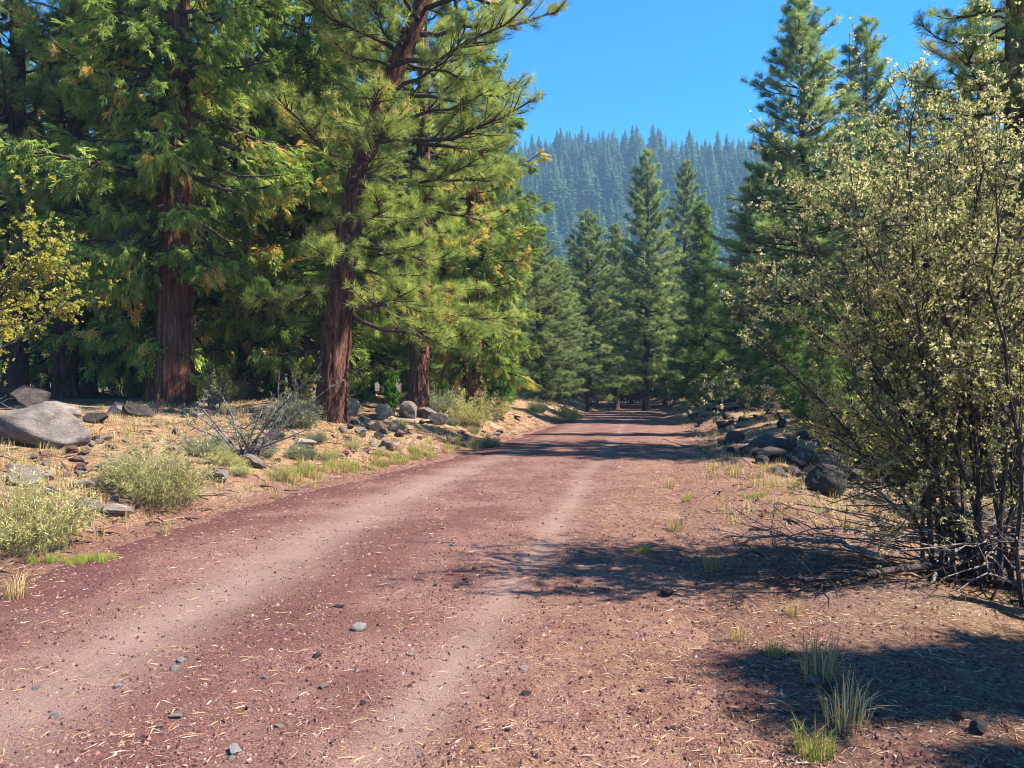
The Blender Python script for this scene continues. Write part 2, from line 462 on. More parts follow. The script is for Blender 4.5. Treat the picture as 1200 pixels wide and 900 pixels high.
def rosette(rng, n, L, w):
    v, f = [], []
    for i in range(n):
        th = rng.uniform(.3, 1.4); ph = rng.uniform(0, 2 * np.pi)
        d = np.array([math.cos(th), math.sin(th) * math.cos(ph), math.sin(th) * math.sin(ph)])
        s = unit(np.cross(d, rng.normal(size=3))) * w; l = L * rng.uniform(.65, 1.15)
        k = len(v); v += [d * .004, d * l * .55 + s, d * l, d * l * .55 - s]; f.append([k, k + 1, k + 2]); f.append([k, k + 2, k + 3])
    return np.array(v), np.array(f)
def grass_tuft(rng, n, h, spread, w):
    v, f = [], []
    for i in range(n):
        a = rng.uniform(0, 2 * np.pi); r = spread * .35 * math.sqrt(rng.uniform()); lean = rng.uniform(.05, 1.0)
        l = h * rng.uniform(.45, 1.1); b = np.array([r * math.cos(a), r * math.sin(a), -.02])
        a2 = a + rng.normal() * .6; o = np.array([math.cos(a2), math.sin(a2), 0])
        s = np.array([-math.sin(a2 + .5), math.cos(a2 + .5), 0]) * w
        m_ = b + o * lean * l * .22 + np.array([0, 0, l * .55]); t = b + o * lean * l * .75 + np.array([0, 0, l * (1 - .35 * lean)])
        k = len(v); v += [b - s, b + s, m_ + s * .8, m_ - s * .8, t]; f += [[k, k + 1, k + 2], [k, k + 2, k + 3], [k + 3, k + 2, k + 4]]
    return np.array(v), np.array(f)

# ------------------------------------------------------------------ conifers
def conifer(key, seed, H, r0, cb, Rm, nb, style, bark, leaf, lod=0, curve=None, top_sparse=0., low_len=.8, dead=14, tuft_mult=1., asym=None, pitch=(-.15, .7), gap=None):
    """returns meshes (trunk, limbs, crown). curve: list of (z, dx, dy) trunk offsets"""
    rng = np.random.default_rng(seed)
    sides, step = [(48, .16), (16, .5), (8, 1.2)][lod]
    zz = np.concatenate([np.arange(-.5, 6, step), np.arange(6, H, step * 3), [H]])
    if curve is None: curve = [(0, 0, 0), (H * .5, rng.normal() * .12, rng.normal() * .12), (H, rng.normal() * .3, rng.normal() * .3)]
    cz, cx, cy = np.array(curve).T
    zf = np.linspace(-1, H + 1, 400); ker = np.hanning(61); ker /= ker.sum()
    def smooth(c):
        q = np.interp(zf, cz, c); q = np.concatenate([2 * q[0] - q[30:0:-1], q, 2 * q[-1] - q[-2:-32:-1]]); return np.convolve(q, ker, 'valid')
    fx, fy = smooth(cx), smooth(cy)
    def cen(z): return np.stack([np.interp(z, zf, fx), np.interp(z, zf, fy), z], -1)
    def rad(z):
        t = np.clip(z / H, 0, 1)
        return r0 * (.97 * (1 - t) ** .85 + .03) + r0 * .26 * np.exp(-np.maximum(z, -.1) / .45)
    th = np.arange(sides) / sides * 2 * np.pi
    TH, ZZ = np.meshgrid(th, zz)
    rr = rad(ZZ)
    if lod == 0:
        rid = np.abs(np.sin(TH * 11 + 1.1 * np.sin(ZZ * .9) + 2 * np.sin(ZZ * .23 + TH))) ** .6 + .5 * np.abs(np.sin(TH * 19 + 1.7 * np.sin(ZZ * 1.6 + 2)))
        rr = rr * (1 + .17 * (rid - .9)) + .012 * rng.normal(size=rr.shape)
    rr = rr * (1 + .10 * np.exp(-np.maximum(ZZ, 0) / .7) * np.sin(TH * 4 + seed))
    c = cen(zz)
    tv = c[:, None, :] + np.stack([rr * np.cos(TH), rr * np.sin(TH), 0 * rr], -1)
    i = np.arange(len(zz) - 1)[:, None] * sides; j = np.arange(sides)[None]; j2 = (j + 1) % sides
    trunk = make_mesh(key + '_trunk', tv.reshape(-1, 3), np.stack([i + j, i + j2, i + sides + j2, i + sides + j], -1).reshape(-1, 4), M[bark], True)
    G, F = Geo(), Geo()
    P0, D0, A0, U0 = [], [], [], []          # foliage anchors
    T0, T1, T2, TR = [], [], [], []          # twigs
    for b in range(nb):
        t = (b + rng.uniform(0, 1)) / nb
        t = t ** (1.0)
        z = cb + (H - cb) * t * .985
        if rng.uniform() < top_sparse * t: continue
        prof = (1 - t) ** (.55 if style == 'pine' else .75) * (low_len + (1 - low_len) * min(1, t / .22)) if style != 'young' else (1 - t) ** .9
        L = max(.35, Rm * prof * rng.uniform(.6, 1.12))
        az = b * 2.39996 + rng.normal() * .45
        if asym is not None: L *= 1 + asym[0] * math.cos(az - asym[1])
        if gap is not None and t < gap[1] and math.cos(az - gap[0]) > gap[2]: L = max(.35, L * rng.uniform(.2, .5))
        pt = pitch[0] + (pitch[1] - pitch[0]) * t + rng.normal() * .12
        s = np.linspace(0, 1, 7)
        sag, up = (.30, .28) if style == 'cedar' else ((.22, .26) if style == 'pine' else (.2, .2))
        sag *= rng.uniform(.5, 1.4); sag *= (1 - t)
        hd = np.array([math.cos(az), math.sin(az)]); side = np.array([-hd[1], hd[0]])
        wob = np.cumsum(rng.normal(size=7) * .04) * L
        ho = L * s * math.cos(pt)
        zo = L * s * math.sin(pt) - sag * L * s ** 1.5 + up * L * s ** 3
        c0 = cen(np.array([z]))[0]
        pts = np.stack([c0[0] + ho * hd[0] + wob * side[0], c0[1] + ho * hd[1] + wob * side[1], z + zo + rng.normal(size=7) * .015 * L], 1)
        br = min(.016 * L + .010, rad(np.array(z)) * .45)
        tube(G, pts, br * (1 - .85 * s) + .004, [6, 4, 3][lod])
        nt_ = max(4, int(L * [7.0, 5.0, 2.6][lod] * tuft_mult))
        tt = rng.uniform(.22 if style != 'pine' else (.36 if lod == 0 else .2), 1.0, nt_); tt[0] = .98
        base = np.stack([np.interp(tt, s, pts[:, k]) for k in range(3)], 1)
        tan = unit(np.stack([np.interp(tt, s, np.gradient(pts[:, k])) for k in range(3)], 1))
        sg = rng.choice([-1., 1.], nt_) * rng.uniform(.35, 1.15, nt_); sg[0] = 0
        dx = tan[:, 0] * np.cos(sg) - tan[:, 1] * np.sin(sg); dy = tan[:, 0] * np.sin(sg) + tan[:, 1] * np.cos(sg)
        dz = tan[:, 2] + rng.normal(size=nt_) * .25 + (-.22 if style == 'cedar' else .12)
        d = unit(np.stack([dx, dy, dz], 1))
        l = (.18 + .34 * L * (1.15 - tt)) * rng.uniform(.6, 1.25, nt_)
        l = np.minimum(l, 1.3)
        bend = np.array([0, 0, -.12 if style == 'cedar' else .10])
        tip = base + d * l[:, None] + bend * l[:, None]; midp = base + d * l[:, None] * .55
        T0.append(base); T1.append(midp); T2.append(tip); TR.append(np.full(nt_, .004 + .004 * L) * (1 if lod == 0 else 1.5))
        tw = np.clip(rng.beta(2.2, 2.2, nt_) * .86 + rng.normal() * .05, 0, .88)
        if rng.uniform() < .25: tw = np.where(rng.uniform(size=nt_) < .3, rng.uniform(.9, 1, nt_), tw)
        per = [6, 5, 2][lod]
        for q in range(per):
            fr = 1 - (q + rng.uniform(0, .8, nt_)) / per * (.75 if style != 'pine' else .6)
            p = base * (1 - fr)[:, None] + tip * fr[:, None]
            P0.append(p + rng.normal(size=p.shape) * .03); 
            sd = rng.normal(size=p.shape) * (.45 if style != 'pine' else .35)
            D0.append(d + sd + np.array([0, 0, -.30 if style == 'cedar' else .22])); A0.append(np.clip(tw + rng.normal(size=nt_) * .06, 0, 1))
    for k in range(dead):
        z = rng.uniform(.4, 1.05) * cb + rng.uniform(0, 2.5); az = rng.uniform(0, 2 * np.pi); L = rng.uniform(.5, 1.9); s = np.linspace(0, 1, 5)
        c0 = cen(np.array([z]))[0]
        pts = np.stack([c0[0] + L * s * math.cos(az), c0[1] + L * s * math.sin(az), z - .25 * L * s + .2 * L * s ** 2 + rng.normal(size=5) * .05], 1)
        tube(G, pts, .016 * (1 - .8 * s) + .003, 4, .9)
    T0, T1, T2, TR = map(np.concatenate, (T0, T1, T2, TR))
    tubes(G, T0, T1, T2, TR)
    P0, D0, A0 = map(np.concatenate, (P0, D0, A0))
    n_ = len(P0)
    if style == 'cedar':
        tm = [cedar_spray(rng, [9, 6, 2][lod], [.34, .48, .62][lod], [.0145, .027, .055][lod]) for _ in range(5)]
        rot = frames(D0, None, rng.normal(size=n_) * .6)
    else:
        tm = [needle_tuft(rng, [15, 10, 7][lod], [.23, .34, .42][lod], [.0085, .019, .032][lod]) for _ in range(5)]
        rot = frames(D0, None, rng.uniform(0, 6.28, n_))
    scatter(F, tm, P0, rot, rng.uniform(.7, 1.25, n_), A0, rng)
    tri = sum(len(f) for f in F.f)
    print(key, 'crown tris', tri, 'limb tris', sum(len(f) for f in G.f), 'trunk', len(trunk.polygons) * 2)
    return trunk, G.mesh(key + '_limbs', M['limb_bark'], True), F.mesh(key + '_crown', M[leaf])

def put_tree(name, meshes, loc, rot=0., scale=1., label='', group=None, cat='tree', sz=None, inner=True):
    e = link(name, None, None, (loc[0], loc[1], loc[2] - .05)); e.rotation_euler = (0, 0, rot)
    e.empty_display_size = .3
    e.scale = (scale, scale, sz or scale)
    tag(e, label, cat, group)
    link('trunk', meshes[0], e); link('limbs', meshes[1], e); link('crown', meshes[2], e)
    if inner:                     # shorter boughs close round the stem
        for n_, me in (('inner_limbs', meshes[1]), ('inner_crown', meshes[2])):
            o = link(n_, me, e); o.rotation_euler = (0, 0, 1.9); o.scale = (.66, .66, .985)
    return e

cedar_a = conifer('cedar_a', 11, 25, .50, 4.4, 5.2, 116, 'cedar', 'cedar_bark', 'cedar_leaves', 0, None, 0, .8, 30, 1.0, None, (-.3, .6), (-.65, .3, .62))
pine_b = conifer('pine_b', 12, 23, .37, 2.8, 4.2, 150, 'pine', 'pine_bark', 'pine_needles', 0, [(0, 0, 0), (4.4, .42, 0), (7.0, .85, 0), (9.6, 1.85, .1), (11, 2.5, .1), (16, 3.6, .2), (23, 4.4, .2)], 0, .75, 16, 1.25, (.17, 0), (-.3, .75), (2.3, .6, -.05))
pine_c = conifer('pine_c', 13, 22, .35, 3.4, 4.0, 95, 'pine', 'pine_bark', 'pine_needles', 0, None, .1, .8, 14, 1.1, None, (-.3, .7))
cedar_d = conifer('cedar_d', 14, 17.2, .38, 2.4, 3.7, 110, 'cedar', 'cedar_bark', 'cedar_leaves', 0, None, .62, .8, 16, .9, (.15, 0), (-.3, .35))
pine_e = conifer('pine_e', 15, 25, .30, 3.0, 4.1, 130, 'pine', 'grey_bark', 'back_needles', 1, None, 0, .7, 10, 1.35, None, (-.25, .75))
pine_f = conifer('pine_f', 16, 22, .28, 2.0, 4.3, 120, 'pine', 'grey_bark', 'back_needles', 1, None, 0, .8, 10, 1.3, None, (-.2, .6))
young_g = conifer('young_g', 17, 15, .18, .7, 3.2, 130, 'young', 'grey_bark', 'young_needles', 1, None, 0, 1, 4, 1.0, None, (0, .7))
cedar_h = conifer('cedar_h', 18, 20, .34, 2.3, 4.1, 110, 'cedar', 'cedar_bark', 'cedar_leaves', 1, None, 0, .9, 16, 1.1, None, (-.25, .5))
sapling_i = conifer('sapling_i', 19, 4.2, .05, .15, 1.1, 46, 'young', 'limb_bark', 'young_needles', 1, None, 0, 1, 0, 2.4, None, (.1, .7))

# trees along the left bank ------------------------------------------------
put_tree('cedar_tree', cedar_a, at(205, 22), 0, 1, 'massive incense cedar with fluted red-brown trunk between boulder and bare shrub')
put_tree('pine_tree', pine_b, at(386, 20), 0, 1, 'ponderosa pine with leaning reddish trunk beside the loose rocks on the bank', inner=False)
put_tree('pine_tree', pine_c, at(490, 26), 2.2, .98, 'ponderosa pine with dark trunk standing behind the square grey rock')
put_tree('cedar_tree', cedar_d, at(553, 31), -.3, 1.02, 'cedar with thin bare upper trunk and full lower boughs beside the road')
put_tree('cedar_tree', cedar_h, at(349, 27.5), .7, 1.0, 'cedar with red trunk just behind the leaning pine')
put_tree('pine_tree', pine_c, at(291, 28), 4.4, .85, 'slim dark trunked pine growing behind the bare shrub')
put_tree('cedar_tree', cedar_h, at(182, 25), 3.3, .95, 'cedar with dark trunk hidden half behind the massive cedar')
put_tree('pine_tree', pine_c, at(76, 27), 1.1, 1.08, 'pine with thick dark trunk behind the long grey boulder')
put_tree('cedar_tree', cedar_h, at(104, 29), 5.0, .8, 'slender cedar standing right beside the thick pine behind the boulder')
put_tree('pine_tree', pine_c, at(18, 26), 3.0, 1.05, 'tall pine with red upper trunk above the yellow shrub')
put_tree('pine_tree', pine_f, at(432, 33), 1.0, .9, 'dark trunked pine behind the small bright green bush')
_rg = np.random.default_rng(5)
back_l = [(-60, 33, 'e'), (-160, 24, 'h'), (50, 40, 'h'), (145, 37, 'f'), (10, 52, 'f'), (235, 40, 'e'), (265, 50, 'h'), (320, 43, 'f'), (385, 38, 'h'), (405, 52, 'e'), (455, 45, 'f'), (515, 44, 'h'), (475, 60, 'e'), (540, 56, 'f'),
          (180, 58, 'e'), (100, 62, 'f'), (330, 64, 'e'), (-40, 66, 'e'), (575, 48, 'f'), (430, 70, 'f'), (250, 72, 'f')]
lib = {'e': pine_e, 'f': pine_f, 'g': young_g, 'h': cedar_h, 'c': pine_c}
for k, (px, Yd, t) in enumerate(back_l):
    put_tree('cedar_tree' if t == 'h' else 'pine_tree', lib[t], at(px, Yd), _rg.uniform(0, 6), _rg.uniform(.85, 1.05),
             {'e': 'tall dark pine in the shaded wood behind the roadside trees', 'f': 'broad dark pine in the shaded wood behind the roadside trees', 'h': 'cedar with red trunk deep in the wood behind the roadside trees'}[t], 'trees in the wood behind the left bank')
# trees round the far end of the road: px, depth, library, top row in the photo
ends = [(632, 52, 'f', 262, 'pine with thin dark trunk where the left bank meets the road end'), (655, 62, 'f', 300, 'slim pine beside the round bush at the road end'),
        (606, 58, 'e', 215, 'tall pine behind the thin topped cedar'),
        (690, 66, 'f', 247, 'shorter broad pine left of the tallest pine at the road end'), (722, 74, 'e', 262, 'dark pine tucked behind the broad pine at the road end'),
        (757, 68, 'e', 176, 'tallest pointed pine standing at the head of the road'), (803, 84, 'e', 190, 'slender pine behind the bright green conical tree'),
        (825, 58, 'g', 240, 'bright green conical young conifer at the road end'), (780, 78, 'f', 300, 'dark pine between the tallest pine and the green conical tree'),
        (855, 70, 'f', 310, 'dark pine close behind the rocky berm'), (672, 80, 'e', 290, 'thin dark pine at the back of the road end'), (740, 88, 'f', 300, 'shaded pine far behind the head of the road'),
        (938, 40, 'e', -8, 'tall dense dark pine with narrow top rising over the rocky berm'), (890, 52, 'f', 190, 'dark pine growing at the left foot of the tall dense pine'),
        *[(q, 96 + (i * 37) % 29, 'ef'[i % 2], 296 + (i * 53) % 40, 'shaded pine in the dark wood beyond the road end') for i, q in enumerate(range(590, 900, 24))],
        (1012, 46, 'e', 22, 'second tall pine with open crown beside the tall dense pine'), (985, 60, 'f', 150, 'dark pine between the two tall pines over the berm')]
for px, Yd, t, top, lab in ends:
    p = at(px, Yd); H = {'e': 25, 'f': 22, 'g': 15}[t]
    want = EYE + (HOR - top) / FPX * Yd - p[2]
    s = want / H
    put_tree('pine_tree', lib[t], p, _rg.uniform(0, 6), min(s, 1.0) ** .5 * (1.4 if px == 938 else 1.15), lab, 'dark wood beyond the road end' if Yd > 95 else None, 'tree', s)
rights = [(1197, 20.5, 'c', 1.0, 'large ponderosa with black trunk and long bare limbs over the tall shrub'), (1090, 52, 'f', 1, None), (1150, 44, 'e', .95, None), (1250, 36, 'f', 1, None), (1040, 66, 'e', 1, None),
          (1330, 46, 'e', 1, None), (930, 74, 'f', 1, None), (1120, 76, 'e', 1, None), (1210, 64, 'f', 1, None), (1420, 58, 'f', 1, None), (1075, 38, 'g', .75, None), (1290, 17.5, 'f', .75, None), (1255, 26, 'e', .8, None), (1380, 33, 'f', .9, None), (980, 90, 'e', 1, None), (890, 88, 'f', 1, None)]
for px, Yd, t, s, lab in rights:
    put_tree('pine_tree', lib[t], at(px, Yd), _rg.uniform(0, 6), s, lab or {'e': 'tall backlit pine in the wood beyond the tall shrub', 'f': 'broad backlit pine in the wood beyond the tall shrub', 'g': 'young green conifer just beyond the tall shrub'}[t], None if lab else 'trees in the wood beyond the tall shrub')

# saplings and undergrowth ----------------------------------------------------
def shrub(key, seed, nst, H, spread, leaf, bark, nros, leafL=.03, leafw=.006, per=6, stem_r=.022, levels=(7, 6), up=1.0, dead=0, lean=(0, 0), targets=None, bspread=.10):
    """multi-stemmed shrub: stems, side branches, twigs with rosettes of leaves"""
    rng = np.random.default_rng(seed)
    G, F, Dd = Geo(), Geo(), Geo()
    b0, b1, b2, br = [], [], [], []; tip_p, tip_d = [], []
    tg = list(targets) if targets else []
    for k in range(nst):
        if k < len(tg): e = np.array(tg[k], float)
        else:
            a = rng.uniform(0, 2 * np.pi); rr = spread * math.sqrt(rng.uniform(.02, 1)); e = np.array([rr * math.cos(a) + lean[0], rr * math.sin(a) + lean[1], H * rng.uniform(.6, 1.0) * (1 - .3 * (rr / spread) ** 2)])
        s = np.linspace(0, 1, 9)
        st = np.array([rng.normal() * bspread, rng.normal() * bspread, -.05])
        hor = e - st; 
        pts = st + np.stack([hor[0] * s ** (1 + .35 * up), hor[1] * s ** (1 + .35 * up), hor[2] * s ** .9], 1)
        pts += np.cumsum(rng.normal(size=(9, 3)) * .022, 0) * np.linalg.norm(hor) * .5
        rad = stem_r * rng.uniform(.6, 1.15) * (1 - .85 * s) + .003
        tube(G, pts, rad, 6)
        L = np.linalg.norm(hor)
        for j in range(int(levels[0] * max(.6, L / 2.5))):
            t = rng.uniform(.22, 1); i0 = min(int(t * 8), 7); p = pts[i0] * (1 - (t * 8 - i0)) + pts[i0 + 1] * (t * 8 - i0)
            d = unit((pts[i0 + 1] - pts[i0]) / np.linalg.norm(pts[i0 + 1] - pts[i0]) + rng.normal(size=3) * .65 + np.array([0, 0, .15 * up]))
            l = L * rng.uniform(.16, .36) * (1.25 - t * .6)
            q = p + d * l; mid_ = p + d * l * .5 + rng.normal(size=3) * .05 * l
            b0.append(p); b1.append(mid_); b2.append(q); br.append(max(.004, np.interp(t, s, rad) * .5))
            for m_ in range(levels[1]):
                t2 = rng.uniform(.2, 1); p2 = p + (q - p) * t2
                d2 = unit(d + rng.normal(size=3) * .75 + np.array([0, 0, .2 * up])); l2 = l * rng.uniform(.2, .55)
                b0.append(p2); b1.append(p2 + d2 * l2 * .5); b2.append(p2 + d2 * l2); br.append(.0032)
                tip_p.append((p2, l2)); tip_d.append(d2)
    tubes(G, np.array(b0), np.array(b1), np.array(b2), np.array(br), 4)
    tp = np.array([t[0] for t in tip_p]); tl = np.array([t[1] for t in tip_p]); td = np.array(tip_d)
    k = rng.integers(0, len(tp), nros); fr = rng.uniform(.1, 1.05, nros)
    P = tp[k] + td[k] * (tl[k] * fr)[:, None] + rng.normal(size=(nros, 3)) * .012
    D = unit(td[k] + rng.normal(size=(nros, 3)) * .6 + np.array([0, 0, .3]))
    tw = rng.beta(2, 2, len(tp))
    tm = [rosette(rng, per, leafL, leafw) for _ in range(5)]
    scatter(F, tm, P, frames(D, None, rng.uniform(0, 6.28, nros)), rng.uniform(.7, 1.3, nros), np.clip(tw[k] + rng.normal(size=nros) * .15, 0, 1), rng)
    for j in range(dead):
        a = rng.uniform(0, 2 * np.pi); L = rng.uniform(.5, 1.0) * spread * .9; s = np.linspace(0, 1, 6)
        h0 = rng.uniform(.03, .5)
        pts = np.stack([L * s * math.cos(a), L * s * math.sin(a), h0 + (.35 * s - .25 * s ** 2) * L * rng.uniform(-.2, 1.2)], 1) + np.cumsum(rng.normal(size=(6, 3)) * .04, 0) * L
        tube(Dd, pts, .009 * (1 - .8 * s) + .002, 4)
        nn = 9; t = rng.uniform(.25, 1, nn); p = np.stack([np.interp(t, s, pts[:, c]) for c in range(3)], 1)
        d = unit(rng.normal(size=(nn, 3)) + np.array([math.cos(a), math.sin(a), .2])); l = rng.uniform(.08, .4, nn)[:, None]
        tubes(Dd, p, p + d * l * .5 + rng.normal(size=(nn, 3)) * .02, p + d * l, np.full(nn, .0035))
    print(key, 'leaves', sum(len(f) for f in F.f), 'wood', sum(len(f) for f in G.f) + sum(len(f) for f in Dd.f))
    return G.mesh(key + '_stems', M[bark], True), F.mesh(key + '_leaves', M[leaf]), (Dd.mesh(key + '_dead', M['dead_wood'], True) if dead else None)

def put_shrub(name, ms, loc, rot=0., scale=1., label='', group=None, sz=None):
    e = link(name, None, None, loc); e.rotation_euler = (0, 0, rot); e.scale = (scale, scale, sz or scale); e.empty_display_size = .2
    tag(e, label, 'shrub', group)
    link('stems', ms[0], e); link('foliage', ms[1], e)
    if ms[2] is not None: link('dead_twigs', ms[2], e)
    return e

# the tall backlit shrub on the right, stems aimed as in the photo (relative to its base)
sb = hit(1160, 684)
def rel(px, py, Yd): return ((px - 600) / FPX * Yd - sb[0], Yd - sb[1], EYE - (py - HOR) / FPX * Yd - sb[2])
tg = [rel(885, 348, 6.6), rel(1030, 215, 6.3), rel(1085, 150, 6.0), rel(1150, 95, 6.4), rel(940, 300, 6.9), rel(1130, 130, 6.8), rel(1215, 110, 5.9), rel(905, 395, 6.1), rel(980, 250, 5.8), rel(1260, 190, 6.5), rel(990, 420, 5.6), rel(1060, 260, 5.5), rel(1010, 200, 7.0), rel(930, 440, 6.8), rel(1180, 200, 5.4), rel(1290, 260, 6.2), rel(1100, 200, 7.2), rel(960, 350, 6.3), rel(1240, 320, 7.0), rel(985, 500, 6.4), rel(1180, 330, 6.6), rel(1040, 340, 6.7), rel(1000, 300, 6.0), rel(1120, 180, 6.2), rel(1160, 240, 6.9), rel(950, 380, 5.9), rel(1070, 190, 6.6), rel(1210, 180, 6.6)]
mah = shrub('mahogany', 31, len(tg), 3.8, 1.9, 'mahogany_leaves', 'shrub_bark', 30000, .027, .0066, 5, .017, (13, 7), 1.0, 75, targets=tg, bspread=.26)
put_shrub('mahogany_shrub', mah, sb, 0, 1, 'tall many-stemmed shrub with pale backlit leaves and dead lower twigs beside road')
mah2 = shrub('mahogany_b', 32, 16, 3.6, 1.9, 'yellow_leaves', 'shrub_bark', 7500, .05, .012, 6, .03, (12, 6), .8, 12)
put_shrub('mahogany_shrub', mah2, at(-95, 11.5), .4, 1.12, 'yellow leaved shrub reaching over the long grey boulder')
put_shrub('mahogany_shrub', mah2, (8.6, 10.0, float(surf(8.6, 10.0))), 1.2, .8, 'yellowish shrub tucked behind the tall many-stemmed shrub')
grn = shrub('green_shrub', 33, 12, 2.2, .95, 'green_leaves', 'shrub_bark', 2600, .10, .03, 6, .018, (8, 5), 1)
olv = shrub('olive_shrub', 34, 12, 1.9, 1.2, 'olive_leaves', 'shrub_bark', 2400, .09, .022, 6, .018, (8, 5), .8)
for k, (x, y, sc_, w_) in enumerate([(7.2, 10.6, .75, 'close behind the tall many-stemmed shrub'), (6.3, 12.4, .6, 'beside the round dark boulder'), (8.6, 13.4, .95, 'between the berm slabs and the tall shrub'), (10.2, 12.0, 1.1, 'well behind the tall many-stemmed shrub'), (6.6, 8.6, .55, 'under the branches of the tall shrub'), (9.6, 15.6, 1.1, 'at the near shoulder of the berm'), (12, 17.5, 1.2, 'behind the near shoulder of the berm'), (5.55, 4.9, 1.25, 'added out of frame to fill the shade on the right verge')]):  # last entry is out of view, added only for its shadow on the verge
    put_shrub('understory_shrub', olv, (x, y, float(surf(x, y))), k * 1.3, sc_, 'dusty olive brush ' + w_)
put_shrub('green_shrub', grn, at(588, 36), 1, 1.15, 'fresh green shrub beside the cedar trunk on the road bend')
put_shrub('green_shrub', grn, at(461, 24.5), 2, .36, 'small bright green bush between the pine trunks behind rocks', sz=.62)
_ru = np.random.default_rng(8)
for px, Yd, s in [(140, 31, 1.3), (255, 33, 1.3), (320, 34, 1.2), (60, 34, 1.3), (400, 36, 1.2), (455, 38, 1.3), (515, 39, 1.4), (20, 37, 1.4), (200, 42, 1.5), (285, 44, 1.5), (370, 46, 1.5), (560, 50, 1.4), (625, 60, 1.2), (600, 48, 1.0), (170, 35, 1.4), (100, 38, 1.5), (230, 37, 1.4), (300, 38, 1.4), (345, 40, 1.4), (425, 42, 1.5), (485, 42, 1.5), (40, 44, 1.6), (130, 46, 1.7), (540, 43, 1.3), (250, 50, 1.8), (-10, 33, 1.3)]:
    dk = _ru.uniform() < .45
    put_shrub('understory_shrub', grn if dk else olv, at(px, Yd), _ru.uniform(0, 6), s * _ru.uniform(.85, 1.15), 'fresh green shrub in the undergrowth behind the bank trees' if dk else 'dusty olive shrub in the undergrowth behind the bank trees', 'undergrowth behind the bank trees')
for px, Yd, s in [(700, 78, 1.3), (735, 80, 1.4), (790, 74, 1.5), (842, 64, 1.3), (870, 58, 1.4), (905, 50, 1.3), (775, 84, 1.5), (715, 88, 1.6), (728, 92, 1.7), (745, 90, 1.6), (760, 93, 1.7), (680, 90, 1.6), (700, 94, 1.7), (810, 90, 1.7)]:
    put_shrub('understory_shrub', olv, at(px, Yd), _ru.uniform(0, 6), s, 'dusty olive shrub in the undergrowth at the road end', 'undergrowth at the road end')
for px, Yd, s, w_ in [(170, 30, .9, 'behind the massive cedar'), (265, 31, .8, 'between the massive cedar and the slim pine'), (420, 30, .6, 'beside the small bright green bush'), (500, 34, .9, 'behind the pine with the square rock'), (640, 55, 1.2, 'under the slim pines where the bank ends'), (120, 34, 1.1, 'behind the thick pine and slender cedar'), (340, 38, 1.3, 'deep behind the leaning pine'), (575, 38, 1.0, 'beside the fresh green shrub by the roadside cedar')]:
    put_tree('conifer_sapling', sapling_i, at(px, Yd), _ru.uniform(0, 6), s, 'small green conifer sapling ' + w_, 'saplings under the bank trees', 'sapling', inner=False)
for px, Yd, s, w_ in [(835, 60, 1.1, 'at the foot of the bright conical conifer'), (815, 66, 1.0, 'between the conical conifer and the road'), (930, 30, .9, 'in front of the tall dense pine'), (905, 38, 1.1, 'at the back of the rocky berm'), (965, 24, .8, 'behind the flat slabs of the berm'), (1000, 27, 1.0, 'between the berm and the tall shrub')]:
    put_tree('conifer_sapling', sapling_i, at(px, Yd), _ru.uniform(0, 6), s, 'small green conifer sapling ' + w_, 'saplings beside the berm', 'sapling', inner=False)

for x, y, sc_, w_ in [(5.35, 3.6, 1.1, 'added out of frame to shade the right verge'), (5.2, 2.6, .9, 'added out of frame to deepen the verge shade')]:  # unseen saplings, added beyond the frame to cast the corner shade
    put_tree('conifer_sapling', sapling_i, (x, y, float(surf(x, y))), x, sc_, 'bushy conifer sapling ' + w_, None, 'sapling', inner=True)

# ------------------------------------------------------------------ low brush on the bank
def brush(key, seed, n, h, r, mat, w=.004, leaves=6):
    rng = np.random.default_rng(seed); F = Geo(); G = Geo()
    a = rng.uniform(0, 2 * np.pi, n); q = np.sqrt(rng.uniform(0, 1, n)); l = h * rng.uniform(.7, 1.1, n) * (1 - .3 * q ** 2)
    a0 = a + rng.normal(size=n) * .5; b = np.stack([np.cos(a0) * q * r * .5, np.sin(a0) * q * r * .5, np.full(n, -.03)], 1); l = l * rng.uniform(.3, 1.15, n) * (1 + .25 * np.sin(a * 3 + seed))
    e = np.stack([np.cos(a) * q * r + rng.normal(size=n) * .06 * r, np.sin(a) * q * r + rng.normal(size=n) * .06 * r, l], 1)
    m_ = (b + e) / 2 + np.stack([-np.cos(a) * q * r * .12, -np.sin(a) * q * r * .12, l * .08], 1)
    tubes(G, b, m_, e, np.full(n, w), 3)
    tm = [rosette(rng, 5, .05, .0036) for _ in range(4)]
    pp = []
    for k in range(leaves):
        t = rng.uniform(.4, 1, n)[:, None]; pp.append(np.where(t < .5, b + (m_ - b) * t * 2, m_ + (e - m_) * (t * 2 - 1)))
    P = np.concatenate(pp) + rng.normal(size=(n * leaves, 3)) * .02; D = np.tile(unit(e - b), (leaves, 1)) + rng.normal(size=P.shape) * .35
    at_ = np.clip(np.tile(rng.beta(2, 2, n), leaves) + rng.normal(size=len(P)) * .1, 0, 1)
    scatter(F, tm, P, frames(D, None, rng.uniform(0, 6, len(P))), rng.uniform(.8, 1.3, len(P)), at_, rng)
    return G.mesh(key + '_stems', M['olive_stem'], True), F.mesh(key + '_foliage', M[mat]), None
m, n, out = new_mat('olive_stem'); principled(n, out, (.22, .2, .1), .8, .1); M['olive_stem'] = m
rb1 = brush('rabbitbrush_a', 41, 300, .72, .68, 'rabbitbrush', .003, 6)
rb2 = brush('rabbitbrush_b', 42, 220, .6, .55, 'rabbitbrush', .003, 6)
sg1 = brush('sagebrush', 43, 300, .45, .5, 'sage')
